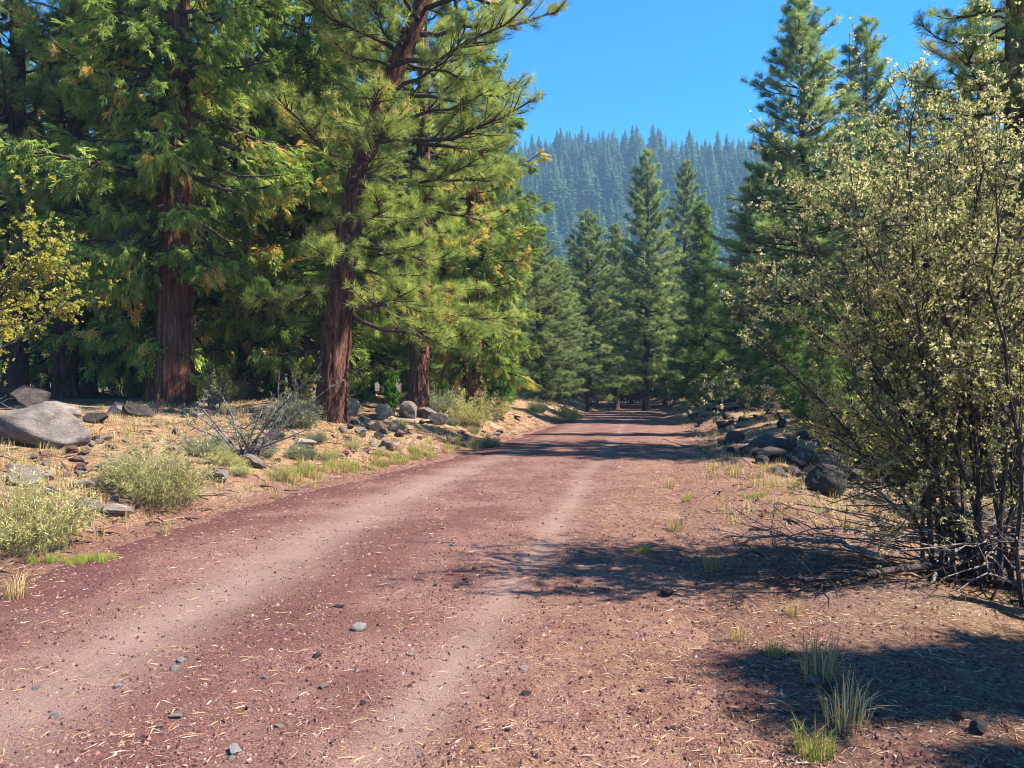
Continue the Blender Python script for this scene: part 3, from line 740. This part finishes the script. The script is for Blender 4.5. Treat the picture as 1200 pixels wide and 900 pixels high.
for px, py, ms, s, lab in [(188, 590, rb1, 1.15, 'largest rabbitbrush, yellow-green, on the bank below the massive cedar'), (30, 645, rb1, 1.05, 'rabbitbrush at the road edge below the angular rocks'),
                           (150, 572, rb2, .8, 'smaller rabbitbrush merging with the largest one below the cedar'), (545, 500, rb1, 1.75, 'wide rabbitbrush at the foot of the roadside cedar'),
                           (575, 490, rb2, 1.7, 'rabbitbrush on the road side of the wide one below the roadside cedar'), (512, 488, sg1, 1.9, 'grey-green sagebrush left of the wide rabbitbrush by the roadside cedar'), (665, 494, rb2, 1.9, 'round yellow-green rabbitbrush alone at the end of the bank'),
                           (240, 535, sg1, .8, 'small sagebrush at the foot of the bare shrub'), (345, 500, sg1, 1.4, 'pale sagebrush between the bare shrub and leaning pine'), (575, 524, sg1, .75, 'small dark sagebrush in the tree shadow beside the road'), (330, 562, rb2, .45, 'tiny rabbitbrush near the red road edge'),
                           (630, 483, sg1, 1.5, 'sagebrush on the slope before the slim pines'), (260, 470, sg1, 1.9, 'grey sagebrush beside the red trunk of the massive cedar')]:
    p = hit(px, py); put_shrub('rabbitbrush' if ms is not sg1 else 'sagebrush', ms, p, px * .37, s, lab)
_rs = np.random.default_rng(47)
for k in range(22):
    px = _rs.uniform(20, 620); py = np.interp(px, [0, 200, 400, 560, 640], [600, 575, 540, 508, 488]) - _rs.uniform(0, 1) * np.interp(px, [0, 640], [70, 14])
    g_ = _rs.uniform() < .55
    put_shrub('sagebrush' if g_ else 'rabbitbrush', sg1 if g_ else rb2, hit(px, py), _rs.uniform(0, 6), _rs.uniform(.25, .55), 'tiny grey-green sage sprig on the straw bank' if g_ else 'tiny yellow-green brush sprig on the straw bank', 'small sprigs on the straw bank')
# bare shrub with twisted grey stems on the bank
tg2 = [(-.95, .1, .75), (-.7, -.2, .9), (-.45, .2, 1.0), (.9, .1, 1.15), (1.35, 0, 1.55), (.6, -.15, .9), (-1.15, -.1, .5), (.25, .2, .85), (1.1, -.3, .55), (-.2, -.3, .7), (1.5, .2, 1.2)]
bare = shrub('bare_shrub', 51, len(tg2), 1, 1, 'sage', 'dead_wood', 260, .05, .008, 5, .026, (9, 5), .3, 16, targets=tg2)
put_shrub('bare_shrub', bare, hit(288, 535), 0, 1.0, 'nearly leafless shrub with twisted grey stems below the slim pine')
bit = shrub('bitterbrush', 52, 9, 1.9, .6, 'yellow_leaves', 'dead_wood', 650, .06, .012, 6, .022, (7, 5), 1)
put_shrub('bitterbrush', bit, at(350, 19), .4, .9, 'sparse yellowish shrub in front of the leaning pine trunk')
put_shrub('bitterbrush', bit, at(252, 20.5), 2.4, .95, 'sparse yellowish shrub leaning on the massive cedar trunk')
put_shrub('bitterbrush', bit, at(985, 15.5), 1.4, 1.0, 'low yellowish shrub beside the tall shrub and the berm')
put_shrub('bitterbrush', bit, at(1030, 14.0), 3.4, 1.0, 'low yellowish shrub under the left limb of the tall shrub')

# ------------------------------------------------------------------ rocks
def ico(sub):
    import bmesh
    bm = bmesh.new(); bmesh.ops.create_icosphere(bm, subdivisions=sub, radius=1)
    v = np.array([p.co[:] for p in bm.verts]); f = np.array([[q.index for q in p.verts] for p in bm.faces]); bm.free(); return v, f
IV = {s: ico(s) for s in (1, 2, 3, 4)}
def rock(key, seed, sub, mat, cuts=9, rough=.05, smooth=False, shape=(1, 1, 1), lo=.55):
    rng = np.random.default_rng(seed); v, f = IV[sub]; v = v.copy()
    for k in range(cuts):
        n_ = unit(rng.normal(size=3)); d = rng.uniform(lo, .9); h = v @ n_
        v -= np.maximum(h - d, 0)[:, None] * n_
    v *= 1 + rough * (np.sin(v[:, :1] * 5 + seed) * np.sin(v[:, 1:2] * 6 + 1) + .5 * np.sin(v[:, 2:] * 11 + v[:, :1] * 7))
    v += rng.normal(size=v.shape) * rough * .25
    return make_mesh(key, v * np.array(shape), f, M[mat], smooth)
RK = {c: [rock(c + '_%d' % i, 60 + i * 3 + j * 50, 3 if i < 3 else 2, c, 14, .035, lo=.42) for i in range(5)] for j, c in enumerate(('grey_rock', 'tan_rock', 'dark_rock', 'red_rock', 'pale_rock'))}
_rr = np.random.default_rng(9)
def put_rock(px, py, wpx, hr, kind, label, group=None, name='rock', rot=None, mesh=None, dr=.8, sink=.3, tilt=.15):
    p = hit(px, py); s = wpx / FPX * p[1] / 2
    o = link(name, mesh or RK[kind][int(_rr.integers(0, 5))], None, (p[0], p[1] + s * dr * .5, p[2] + s * hr * (1 - sink)))
    o.scale = (s * 1.08, s * dr * 1.08, s * hr * 1.15); o.rotation_euler = (_rr.normal() * tilt, _rr.normal() * tilt, _rr.uniform(-.5, .5) if rot is None else rot)
    tag(o, label, 'rock', group); return o
bould = rock('boulder', 71, 4, 'grey_rock', 5, .03, True, lo=.72)
b = put_rock(38, 522, 112, .42, 'grey_rock', 'long smooth grey boulder lying at the top of the bank', None, 'boulder', 0, bould, .7, .1, 0); b.rotation_euler = (0, .16, -.15)
rb_ = rock('round_boulder', 72, 4, 'dark_rock', 4, .03, True, lo=.78)
put_rock(972, 582, 44, .85, 'dark_rock', 'round dark boulder alone between the berm and the tall shrub', None, 'boulder', 0, rb_, .9, .15, 0)
for a in [(18, 570, 52, .7, 'tan_rock', 'angular tan rock with a shaded face below the long boulder'), (62, 492, 62, .5, 'grey_rock', 'rounded grey rock just behind the long boulder'), (28, 478, 60, .5, 'dark_rock', 'dark low rock behind the long boulder beneath the pine trunks'),
          (112, 496, 30, .6, 'dark_rock', 'dark chunk between the long boulder and the massive cedar'), (135, 487, 34, .6, 'grey_rock', 'grey rock left of the massive cedar roots'), (160, 488, 36, .5, 'dark_rock', 'flat dark rock touching the massive cedar roots'),
          (95, 608, 36, .7, 'tan_rock', 'tan rock half hidden behind the road edge rabbitbrush'), (128, 605, 44, .35, 'tan_rock', 'flat pale slab beside the tan rock near the rabbitbrush'), (30, 520, 40, .6, 'grey_rock', 'grey rock wedged under the long boulder'),
          (96, 572, 34, .4, 'tan_rock', 'low tan stone on the bank above the rabbitbrush'), (295, 548, 36, .55, 'grey_rock', 'grey lichened rock under the bare shrub'), (255, 565, 32, .5, 'grey_rock', 'slanted grey rock below the bare shrub beside the rabbitbrush'),
          (447, 493, 24, .9, 'tan_rock', 'square grey-tan block on the rock pile by the leaning pine'), (478, 490, 30, .75, 'grey_rock', 'big pale grey rock beside the small bright green bush'), (500, 490, 34, .5, 'grey_rock', 'grey rock under the dark trunked pine behind the square block'),
          (408, 488, 32, 1.0, 'tan_rock', 'tall tan rock leaning on the leaning pine trunk'), (372, 484, 36, 1.2, 'tan_rock', 'pale upright rock behind the sparse yellowish shrub'), (320, 516, 26, .5, 'dark_rock', 'dark rock right of the bare shrub'),
          (355, 523, 30, .35, 'tan_rock', 'flat tan stone sunk in the straw below the leaning pine'), (575, 478, 34, .5, 'grey_rock', 'pale rock behind the wide rabbitbrush near the green shrub'), (515, 498, 30, .5, 'grey_rock', 'low grey rock just left of the wide rabbitbrush')]:
    put_rock(*a)
for px, py, w in [(425, 497, 20), (432, 503, 15), (416, 498, 16), (440, 505, 18), (450, 508, 14), (460, 506, 17), (470, 500, 13), (422, 510, 14), (435, 492, 16), (410, 503, 12), (465, 512, 12), (445, 515, 14), (480, 508, 12), (455, 498, 14), (490, 503, 12), (402, 508, 14)]:
    put_rock(px, py, w, _rr.uniform(.5, .9), ['tan_rock', 'grey_rock', 'dark_rock'][int(_rr.integers(0, 3))], 'small broken rock in the pile at the foot of the leaning pine', 'broken rocks by the leaning pine')
for k in range(48):
    put_rock(_rr.uniform(425, 460) if k < 8 else _rr.uniform(20, 180), _rr.uniform(523, 530) if k < 8 else _rr.uniform(515, 600), _rr.uniform(9, 20), _rr.uniform(.4, .8), ['tan_rock', 'grey_rock', 'red_rock'][int(_rr.integers(0, 3))],
             'little stone in the row along the grassy verge' if k < 8 else 'little stone lying on the straw of the boulder bank', 'stones along the grassy verge' if k < 8 else 'stones on the boulder bank')
for k in range(50):
    px = _rr.uniform(180, 640); py = np.interp(px, [180, 400, 560, 640], [545, 525, 503, 487]) + _rr.uniform(-22, 14)
    put_rock(px, py, _rr.uniform(7, 13), _rr.uniform(.4, .8), ['tan_rock', 'dark_rock', 'red_rock'][int(_rr.integers(0, 3))], 'little stone scattered on the straw slope below the bank trees', 'stones on the straw slope')
for k in range(46):
    px = _rr.uniform(5, 330); py = np.interp(px, [0, 330], [590, 545]) - _rr.uniform(0, 1) ** .7 * np.interp(px, [0, 330], [95, 62])
    put_rock(px, py, _rr.uniform(7, 15), _rr.uniform(.35, .7), ['dark_rock', 'grey_rock', 'tan_rock', 'dark_rock'][k % 4], 'broken rubble stone half sunk in the litter around the massive cedar bank', 'rubble on the cedar bank')
# dark rocks of the berm
berm = []
for k in range(240):
    Yd = 14.5 + 42 * _rr.uniform() ** 1.5; x = float(xr(Yd)) + 1.1 + _rr.uniform(0, 1) ** .8 * (6.5 if Yd > 19 else 5); s = _rr.uniform(.10, .30) * (1.5 if _rr.uniform() < .2 else 1)
    berm.append((s / Yd, x, Yd, s, _rr.uniform(.9, 1.5), _rr.uniform(.55, .9), _rr.normal() * .3, _rr.normal() * .3, _rr.uniform(0, 6), int(_rr.integers(0, 5))))
berm.sort(reverse=True)
from mathutils import Euler
rub = Geo()
for k, (_, x, Yd, s, a_, b_, e1, e2, e3, q) in enumerate(berm):
    z_ = float(surf(x, Yd)) + s * .25; me = RK['dark_rock'][q]
    if k < 100:
        o = link('rock', me, None, (x, Yd, z_)); o.scale = (s * a_, s, s * b_); o.rotation_euler = (e1, e2, e3)
        tag(o, 'dark volcanic rock heaped on the shaded berm along the road', 'rock', 'dark rocks of the berm')
    else:                                   # the smallest ones: one heap of rubble
        m3 = np.array(Euler((e1, e2, e3)).to_matrix()); vs = np.empty(len(me.vertices) * 3); me.vertices.foreach_get('co', vs); fs = np.empty(len(me.polygons) * 3, int); me.polygons.foreach_get('vertices', fs)
        rub.add((vs.reshape(-1, 3) * np.array([s * a_, s, s * b_])) @ m3.T + np.array([x, Yd, z_]), fs.reshape(-1, 3))
tag(link('rubble', rub.mesh('rubble', M['dark_rock'])), 'small dark rubble between the rocks of the berm', 'rubble', None, 'stuff')
for px, py, w, hr in [(905, 540, 55, .4), (945, 545, 48, .45), (880, 535, 36, .5), (990, 535, 60, .5), (860, 520, 30, .6)]:
    put_rock(px, py, w, hr, 'dark_rock', 'wide flat dark slab at the near end of the berm', 'flat slabs of the berm')
# loose stones on the road
for px, py, w, c in [(378, 808, 17, 'tan_rock'), (62, 843, 16, 'grey_rock'), (212, 777, 16, 'grey_rock'), (203, 786, 14, 'grey_rock'), (205, 842, 18, 'tan_rock'), (138, 807, 14, 'grey_rock'), (40, 810, 13, 'grey_rock'), (310, 797, 12, 'grey_rock'), (325, 853, 13, 'grey_rock'), (275, 885, 24, 'grey_rock'), (270, 893, 12, 'grey_rock'),
                  (370, 772, 14, 'dark_rock'), (185, 855, 11, 'tan_rock'), (510, 688, 9, 'dark_rock'), (545, 680, 10, 'dark_rock'), (556, 668, 9, 'dark_rock'), (420, 740, 20, 'grey_rock'), (398, 712, 14, 'dark_rock'), (615, 785, 14, 'tan_rock'), (618, 815, 14, 'dark_rock'), (782, 700, 26, 'dark_rock'), (425, 827, 11, 'dark_rock'), (535, 690, 9, 'dark_rock'),
                  (752, 812, 10, 'dark_rock'), (785, 800, 12, 'red_rock'), (788, 858, 12, 'dark_rock'), (595, 857, 12, 'dark_rock'), (552, 880, 9, 'dark_rock'), (530, 640, 9, 'grey_rock'), (505, 630, 9, 'grey_rock'), (520, 620, 8, 'grey_rock'), (480, 770, 10, 'grey_rock')]:
    put_rock(px, py, w * .9, _rr.uniform(.35, .6), 'pale_rock' if c == 'grey_rock' else c, {'tan_rock': 'tan pebble lying loose on the red road', 'grey_rock': 'grey pebble lying loose on the red road', 'dark_rock': 'blackish cinder lump lying loose on the road', 'red_rock': 'dark red cinder lump lying loose on the road'}[c], 'loose stones on the road', 'stone', None, None, .9, .45)
for px, py, w, c, lab in [(1150, 862, 30, 'dark_rock', 'dark clod at the shaded foot of the right verge'), (1125, 845, 22, 'red_rock', 'reddish clod beside the dark one on the right verge'), (972, 815, 22, 'dark_rock', 'dark chunk in the dry grass of the right verge'), (955, 805, 26, 'grey_rock', 'grey chunk in the dry grass of the right verge')]:
    put_rock(px, py, w, .6, c, lab)

# ------------------------------------------------------------------ fallen wood
def fallen(name, label, pix, r0, twigs, mat, seed, lift=.05):
    rng = np.random.default_rng(seed); G = Geo()
    pts = np.array([hit(px, py) + np.array([0, 0, lift + dz]) for px, py, dz in pix])
    s = np.linspace(0, 1, len(pts)); s2 = np.linspace(0, 1, 16); pp = np.stack([np.interp(s2, s, pts[:, c]) for c in range(3)], 1) + rng.normal(size=(16, 3)) * .012
    o0 = pp[0].copy()
    tube(G, pp - o0, (r0 * (1 - .8 * s2) + .004) * np.minimum(1, .12 + s2 * 9), 7)
    t = rng.uniform(.2, 1, twigs); p = np.stack([np.interp(t, s2, pp[:, c]) for c in range(3)], 1); ax = unit(pp[-1:] - pp[:1])
    d = unit(rng.normal(size=(twigs, 3)) * np.array([.8, .8, .4]) + ax * .8 + np.array([0, 0, .1])); l = rng.uniform(.15, .7, twigs)[:, None]
    q = p + d * l; q[:, 2] = np.maximum(q[:, 2], surf(q[:, 0], q[:, 1]) + .01); md = (p + q) / 2 + rng.normal(size=p.shape) * .03
    tubes(G, p - o0, md - o0, q - o0, np.full(twigs, .006), 4)
    for _ in range(2):
        p2 = p + (q - p) * rng.uniform(.4, 1, (twigs, 1)); d2 = unit(d + rng.normal(size=d.shape) * .6); q2 = p2 + d2 * l * .45; q2[:, 2] = np.maximum(q2[:, 2], surf(q2[:, 0], q2[:, 1]) + .008)
        tubes(G, p2 - o0, (p2 + q2) / 2 - o0, q2 - o0, np.full(twigs, .0035), 3)
    tag(link(name, G.mesh(name, M[mat], True), None, o0), label, 'branch')
fallen('fallen_branch', 'long dark fallen limb with twigs lying in the shade before the tall shrub', [(1150, 682, .05), (1080, 678, .05), (1010, 686, .02), (940, 690, .02), (880, 680, .02)], .035, 34, 'shrub_bark', 81)
fallen('fallen_branch', 'bleached fallen branch crossing above the dark limb in the shade', [(1040, 672, .08), (985, 655, .10), (940, 648, .08), (890, 642, .06), (850, 640, .03)], .02, 26, 'dead_wood', 82)
fallen('fallen_branch', 'dark dead branch sticking out past the round boulder', [(1080, 640, .1), (1030, 600, .25), (990, 572, .35), (960, 550, .4)], .03, 18, 'shrub_bark', 83)
fallen('fallen_branch', 'pale crooked stick standing in the litter beside the dark limb', [(1090, 690, .0), (1100, 675, .05), (1103, 672, .12)], .012, 1, 'dead_wood', 84)

# ------------------------------------------------------------------ grasses
def tuft_mesh(key, seed, n, h, sp, w, mat):
    rng = np.random.default_rng(seed); v, f = grass_tuft(rng, n, h, sp, w); a = np.repeat(np.clip(rng.beta(2, 2, n), 0, 1), 5)
    return make_mesh(key, v, f, M[mat], False, rnd=a)
TD = [tuft_mesh('dry_tuft%d' % i, 90 + i, 90, .30, .26, .0028, 'dry_grass') for i in range(3)]
TG = [tuft_mesh('green_tuft%d' % i, 95 + i, 110, .26, .3, .003, 'green_grass') for i in range(3)]
def put_tuft(px, py, s, mesh, label, group=None):
    o = link('grass_tuft', mesh, None, hit(px, py)); o.scale = (s, s, s); o.rotation_euler = (0, 0, _rr.uniform(0, 6)); tag(o, label, 'grass tuft', group)
for px, py, s, g, lab in [(960, 795, 1.1, 0, 'tall dry grass tuft behind the grey chunk on the right verge'), (990, 850, 1.0, 0, 'dry grass tuft right of the chunks on the right verge'), (955, 888, .75, 1, 'yellow-green tuft at the lowest point of the right verge'), (908, 768, .5, 1, 'tiny bright green tuft on the cinder verge'),
                          (792, 622, .9, 0, 'dry tuft at the road edge where the shrub shadow begins'), (755, 648, .5, 1, 'short yellow tuft on the road at the shadow edge'), (835, 668, .8, 0, 'dry tuft in the shade between the fallen branches and road'), (785, 572, .9, 0, 'dry tuft alone on the right road edge'), (805, 587, .6, 1, 'small greenish tuft on the right shoulder'),
                          (930, 722, .5, 0, 'small dry tuft in the shrub shadow'), (195, 626, .7, 0, 'dry tuft on the red edge below the largest rabbitbrush'), (18, 700, .9, 0, 'dry tuft beside the green grass patch'), (325, 585, .6, 0, 'pale dry tuft on the left red edge'), (368, 572, .7, 0, 'pale dry tuft where straw meets the red edge'), (865, 752, .5, 0, 'thin dry tuft on the sunny cinder verge')]:
    put_tuft(px, py, s, (TG if g else TD)[int(_rr.integers(0, 3))], lab)
for k in range(26):
    put_tuft(_rr.uniform(25, 135), 660 + _rr.uniform(-5, 4) - _rr.uniform(0, 1) * 3, _rr.uniform(.25, .4), TG[k % 3], 'low green blade clump in the grass patch on the road edge', 'green grass patch on the road edge')
for k in range(120):
    px = _rr.uniform(330, 570); py = np.interp(px, [330, 450, 570], [572, 548, 524]) - abs(_rr.normal()) * 9
    put_tuft(px, py, _rr.uniform(.5, 1.0), (TG if _rr.uniform() < .5 else TD)[k % 3], 'grass clump in the yellow-green strip along the left road edge', 'grass strip along the left road edge')
for k in range(30):
    put_tuft(_rr.uniform(845, 1000), _rr.uniform(548, 572), _rr.uniform(.5, .9), TD[k % 3], 'straw clump in the dry strip before the berm', 'dry grass strip before the berm')
for k in range(8):
    put_tuft(_rr.uniform(868, 905), _rr.uniform(578, 584), _rr.uniform(.25, .4), TG[k % 3], 'green clump in the small patch on the right shoulder', 'green patch on the right shoulder')

# dry grass cover on the banks: nobody could count it
rng = np.random.default_rng(101); F = Geo()
nG = 10000
Yd = 5 + 50 * rng.uniform(size=nG) ** 1.7; left = rng.uniform(size=nG) < .72
dd = rng.uniform(size=nG) ** .9
Xd = np.where(left, xl(Yd) - .25 - dd * 8.5, xr(Yd) + .5 + dd * 5)
keep = (snoise(Xd, Yd, 3.2, 14) + rng.normal(size=nG) * .35 > -.1) & (Yd > np.where(left, 7.0, 8.5)); Xd, Yd = Xd[keep], Yd[keep]
tm = [grass_tuft(rng, 16, .2, .3, .004) for _ in range(6)]
k = len(Xd); P = np.stack([Xd, Yd, surf(Xd, Yd)], 1)
scatter(F, tm, P, frames(np.stack([np.cos(rng.uniform(0, 6.28, k)), np.sin(rng.uniform(0, 6.28, k)), np.zeros(k)], 1)), rng.uniform(.5, 1.15, k), np.clip(rng.beta(2, 2, k) + .1, 0, 1), rng)
tag(link('dry_grass', F.mesh('dry_grass', M['dry_grass'])), 'thin straw coloured dry grass covering both verges', 'grass', None, 'stuff')

# gravel, needles and straw: stuff
F = Geo(); nP = 80000
Yd = 1.6 + 24 * rng.uniform(size=nP) ** 2.2; q = rng.uniform(size=nP)
Xd = np.clip((q * 1.5 - .75) * Yd * 1.02, -9, 5)
lat = np.maximum(xl(Yd) - Xd, Xd - xr(Yd)); tr = track(Xd, Yd)
keep = (lat < .5 + rng.exponential(.8, nP)) & (rng.uniform(size=nP) > tr * .75); Xd, Yd = Xd[keep], Yd[keep]; k = len(Xd)
size = .0038 * (1 + rng.exponential(.7, k)) * (1 + .03 * Yd)
size = np.minimum(size, .0105 * (1 + .03 * Yd)); V1 = IV[1]; octa = (np.array([[1, 0, 0], [-1, 0, 0], [0, 1, 0], [0, -1, 0], [0, 0, 1], [0, 0, -1.]]), np.array([[0, 2, 4], [2, 1, 4], [1, 3, 4], [3, 0, 4], [2, 0, 5], [1, 2, 5], [3, 1, 5], [0, 3, 5]]))
tm = [(octa[0] * rng.uniform(.6, 1.3, (6, 1)) + rng.normal(size=(6, 3)) * .2, octa[1][:4]) for _ in range(12)]
tm = [(v_[:5], f_) for v_, f_ in tm]
P = np.stack([Xd, Yd, surf(Xd, Yd) - size * .1], 1)
scatter(F, tm, P, frames(np.stack([np.cos(ga := rng.uniform(0, 6.28, k)), np.sin(ga), rng.normal(size=k) * .3], 1)), np.stack([size * 1.3, size, size * 1.0], 1), rng.uniform(size=k), rng)
print('pebbles', k)
tag(link('cinder_gravel', F.mesh('cinder_gravel', M['gravel'])), 'loose red cinder gravel strewn over the road', 'gravel', None, 'stuff')

F = Geo(); nP = 110000
Yd = 1.6 + 28 * rng.uniform(size=nP) ** 2.0; Xd = np.clip((rng.uniform(size=nP) * 1.5 - .75) * Yd, -9, 7)
lat = np.where(Xd > 0, Xd - xr(Yd), xl(Yd) - Xd)
keep = rng.uniform(size=nP) < (.55 + .45 * snoise(Xd, Yd, 1.1, 19)) * np.where(Xd > (xl(Yd) + xr(Yd)) / 2, .4 + .6 * sstep(lat, -1.6, .8), .36 + .64 * sstep(lat, -.5, .6)); Xd, Yd = Xd[keep], Yd[keep]
Xd = Xd + .0; k = len(Xd)
a = rng.uniform(0, 6.28, k) ; L = (.018 + .075 * rng.beta(1.2, 2.2, k)) * (1 + .03 * Yd); w = .0011 * (1 + .15 * Yd)
strip = (np.array([[-.5, -1, 0], [-.5, 1, 0], [0, 1.2, .05], [.5, 0, 0]]), np.array([[0, 2, 1], [0, 3, 2]]))
strips = []
for i in range(6):
    v = strip[0].copy(); v[2, 0] += .1 * i - .25; v[2, 1] = 1 + 1.6 * math.sin(i * 2.1); strips.append((v, strip[1]))
P = np.stack([Xd, Yd, surf(Xd, Yd) + .004], 1)
rot = frames(np.stack([np.cos(a), np.sin(a), rng.normal(size=k) * .06], 1), None, rng.normal(size=k) * .3)
scatter(F, strips, P, rot, np.stack([L, w, L], 1), np.clip(rng.beta(2, 1.6, k), 0, 1), rng)
print('needles', k)
tag(link('needle_litter', F.mesh('needle_litter', M['litter'])), 'fallen pine needles and straw bits strewn over road and verge', 'litter', None, 'stuff')

F = Geo(); nT = 9000
Yd = 6 + 40 * rng.uniform(size=nT) ** 1.8; left = rng.uniform(size=nT) < .75
Xd = np.where(left, xl(Yd) - .2 - rng.uniform(size=nT) * 8, xr(Yd) + .6 + rng.uniform(size=nT) * 4.5)
P = np.stack([Xd, Yd, surf(Xd, Yd) + .008], 1); a = rng.uniform(0, 6.28, nT); L = rng.uniform(.06, .38, nT)
d = np.stack([np.cos(a), np.sin(a), rng.normal(size=nT) * .12], 1) * L[:, None]; Q = P + d; Q[:, 2] = np.maximum(Q[:, 2], surf(Q[:, 0], Q[:, 1]) + .004)
tubes(F, P, (P + Q) / 2 + rng.normal(size=P.shape) * .02 + np.array([0, 0, .015]), Q, .0035 + .005 * rng.uniform(size=nT) + .009 * (rng.uniform(size=nT) < .2), 3)
tag(link('twig_litter', F.mesh('twig_litter', M['twig'])), 'small dead twigs and bark chips littering the banks', 'litter', None, 'stuff')

# ------------------------------------------------------------------ trees of the hill
def hill_tree(key, seed, n, H=1., Rr=.17):
    rng = np.random.default_rng(seed); v, f, a = [], [], []
    v += [[-.012, 0, 0], [.012, 0, 0], [0, 0, .9], [0, -.012, 0], [0, .012, 0]]; f += [[0, 1, 2], [3, 4, 2]]; a += [0] * 5
    for i in range(n):
        t = (i + rng.uniform()) / n; z = .1 + .9 * t; az = i * 2.4 + rng.normal() * .5; L = Rr * (1 - t) ** .8 * rng.uniform(.6, 1.15) + .008
        o = np.array([math.cos(az), math.sin(az), 0]); s = np.array([-o[1], o[0], 0]); k = len(v)
        w = L * .42 + .006; c = np.array([0, 0, z])
        v += [c + [0, 0, .035], c + o * L * .6 + s * w - [0, 0, .05 * (1 - t)], c + o * L - [0, 0, .045 * (1 - t)], c + o * L * .6 - s * w - [0, 0, .05 * (1 - t)]]
        f += [[k, k + 1, k + 2], [k, k + 2, k + 3]]; q = rng.uniform(); a += [q] * 4
    return np.array(v) * H, np.array(f), np.array(a)
HT = [hill_tree('h', 110 + i, 150, 1, .2 + .025 * i) for i in range(4)]
HM = [make_mesh('hill_conifer%d' % i, v, f, M['hill_needles'], False, rnd=a) for i, (v, f, a) in enumerate(HT)]
rng = np.random.default_rng(111)
pts = []
for yy in np.arange(300, 668, 8.5):
    for xx in np.arange(-190, 420, 7.6):
        pts.append((xx + rng.normal() * 2.6, yy + rng.normal() * 3))
pts = np.array(pts)
hz = hill_h(pts[:, 0], pts[:, 1]); ppx = 600 + pts[:, 0] / pts[:, 1] * FPX; ppy = HOR - (hz - EYE) / pts[:, 1] * FPX
vis = (ppx > 592) & (ppx < 885) & (ppy < 345)
dens = rng.uniform(size=len(pts)) < .85
near = np.where(vis & dens)[0]; near = near[np.argsort(ppy[near] * 0 + pts[near, 1])]
order = near[rng.permutation(len(near))]
ridge = [i for i in order if pts[i, 1] > 600][:110]; slope = [i for i in order if 430 < pts[i, 1] <= 600][:190]
ind = set(ridge + slope)
for i in ridge + slope:
    H = rng.uniform(10, 25) if rng.uniform() < .7 else rng.uniform(24, 31)
    o = link('hill_conifer', HM[int(rng.integers(0, 4))], None, (pts[i, 0], pts[i, 1], hz[i] - .5)); w_ = H * rng.uniform(.75, 1.35); o.scale = (w_, w_, H); o.rotation_euler = (0, 0, rng.uniform(0, 6))
    rd = pts[i, 1] > 600
    tag(o, 'tiny hazy conifer along the crest of the far hill' if rd else 'tiny hazy conifer on the face of the far hill', 'tree', 'conifers on the hill crest' if rd else 'conifers on the hill face')
F = Geo(); rest = np.array([i for i in range(len(pts)) if i not in ind and dens[i] and (592 - 120 < ppx[i] < 885 + 140)])
k = len(rest)
lowres = [hill_tree('l', 120 + i, 64, 1, .24) for i in range(3)]
P = np.stack([pts[rest, 0], pts[rest, 1], hz[rest] - .5], 1); Hs = rng.uniform(9, 26, k); az = rng.uniform(0, 6.28, k)
scatter(F, [(v, f) for v, f, a in lowres], P, frames(np.stack([np.cos(az), np.sin(az), 0 * az], 1)), Hs, rng.uniform(size=k), rng)
print('hill rest', k)
tag(link('hill_forest', F.mesh('hill_forest', M['hill_needles'])), 'dense conifer forest covering the far hill', 'forest', None, 'stuff')

# ------------------------------------------------------------------ haze
m, n, out = new_mat('haze_air')
pv = N(n, "ShaderNodeVolumePrincipled"); pv.inputs['Color'].default_value = (.40, .70, 1.0, 1); pv.inputs['Density'].default_value = .00038
n.links.new(pv.outputs[0], out.inputs['Volume'])
x0, x1, y0, y1, z0, z1 = -950, 950, -250, 950, -6, 235
hv = np.array([[x, y, z] for x in (x0, x1) for y in (y0, y1) for z in (z0, z1)], float)
hf = np.array([[0, 1, 3, 2], [4, 6, 7, 5], [0, 4, 5, 1], [2, 3, 7, 6], [0, 2, 6, 4], [1, 5, 7, 3]])
tag(link('haze', make_mesh('haze', hv, hf, m)), 'thin blue haze in the air', 'haze', None, 'stuff')
tri = sum(len(me.polygons) * (2 if len(me.polygons) and me.polygons[0].loop_total == 4 else 1) for me in bpy.data.meshes)
print('TOTAL TRIS', tri, 'objects', len(bpy.data.objects))
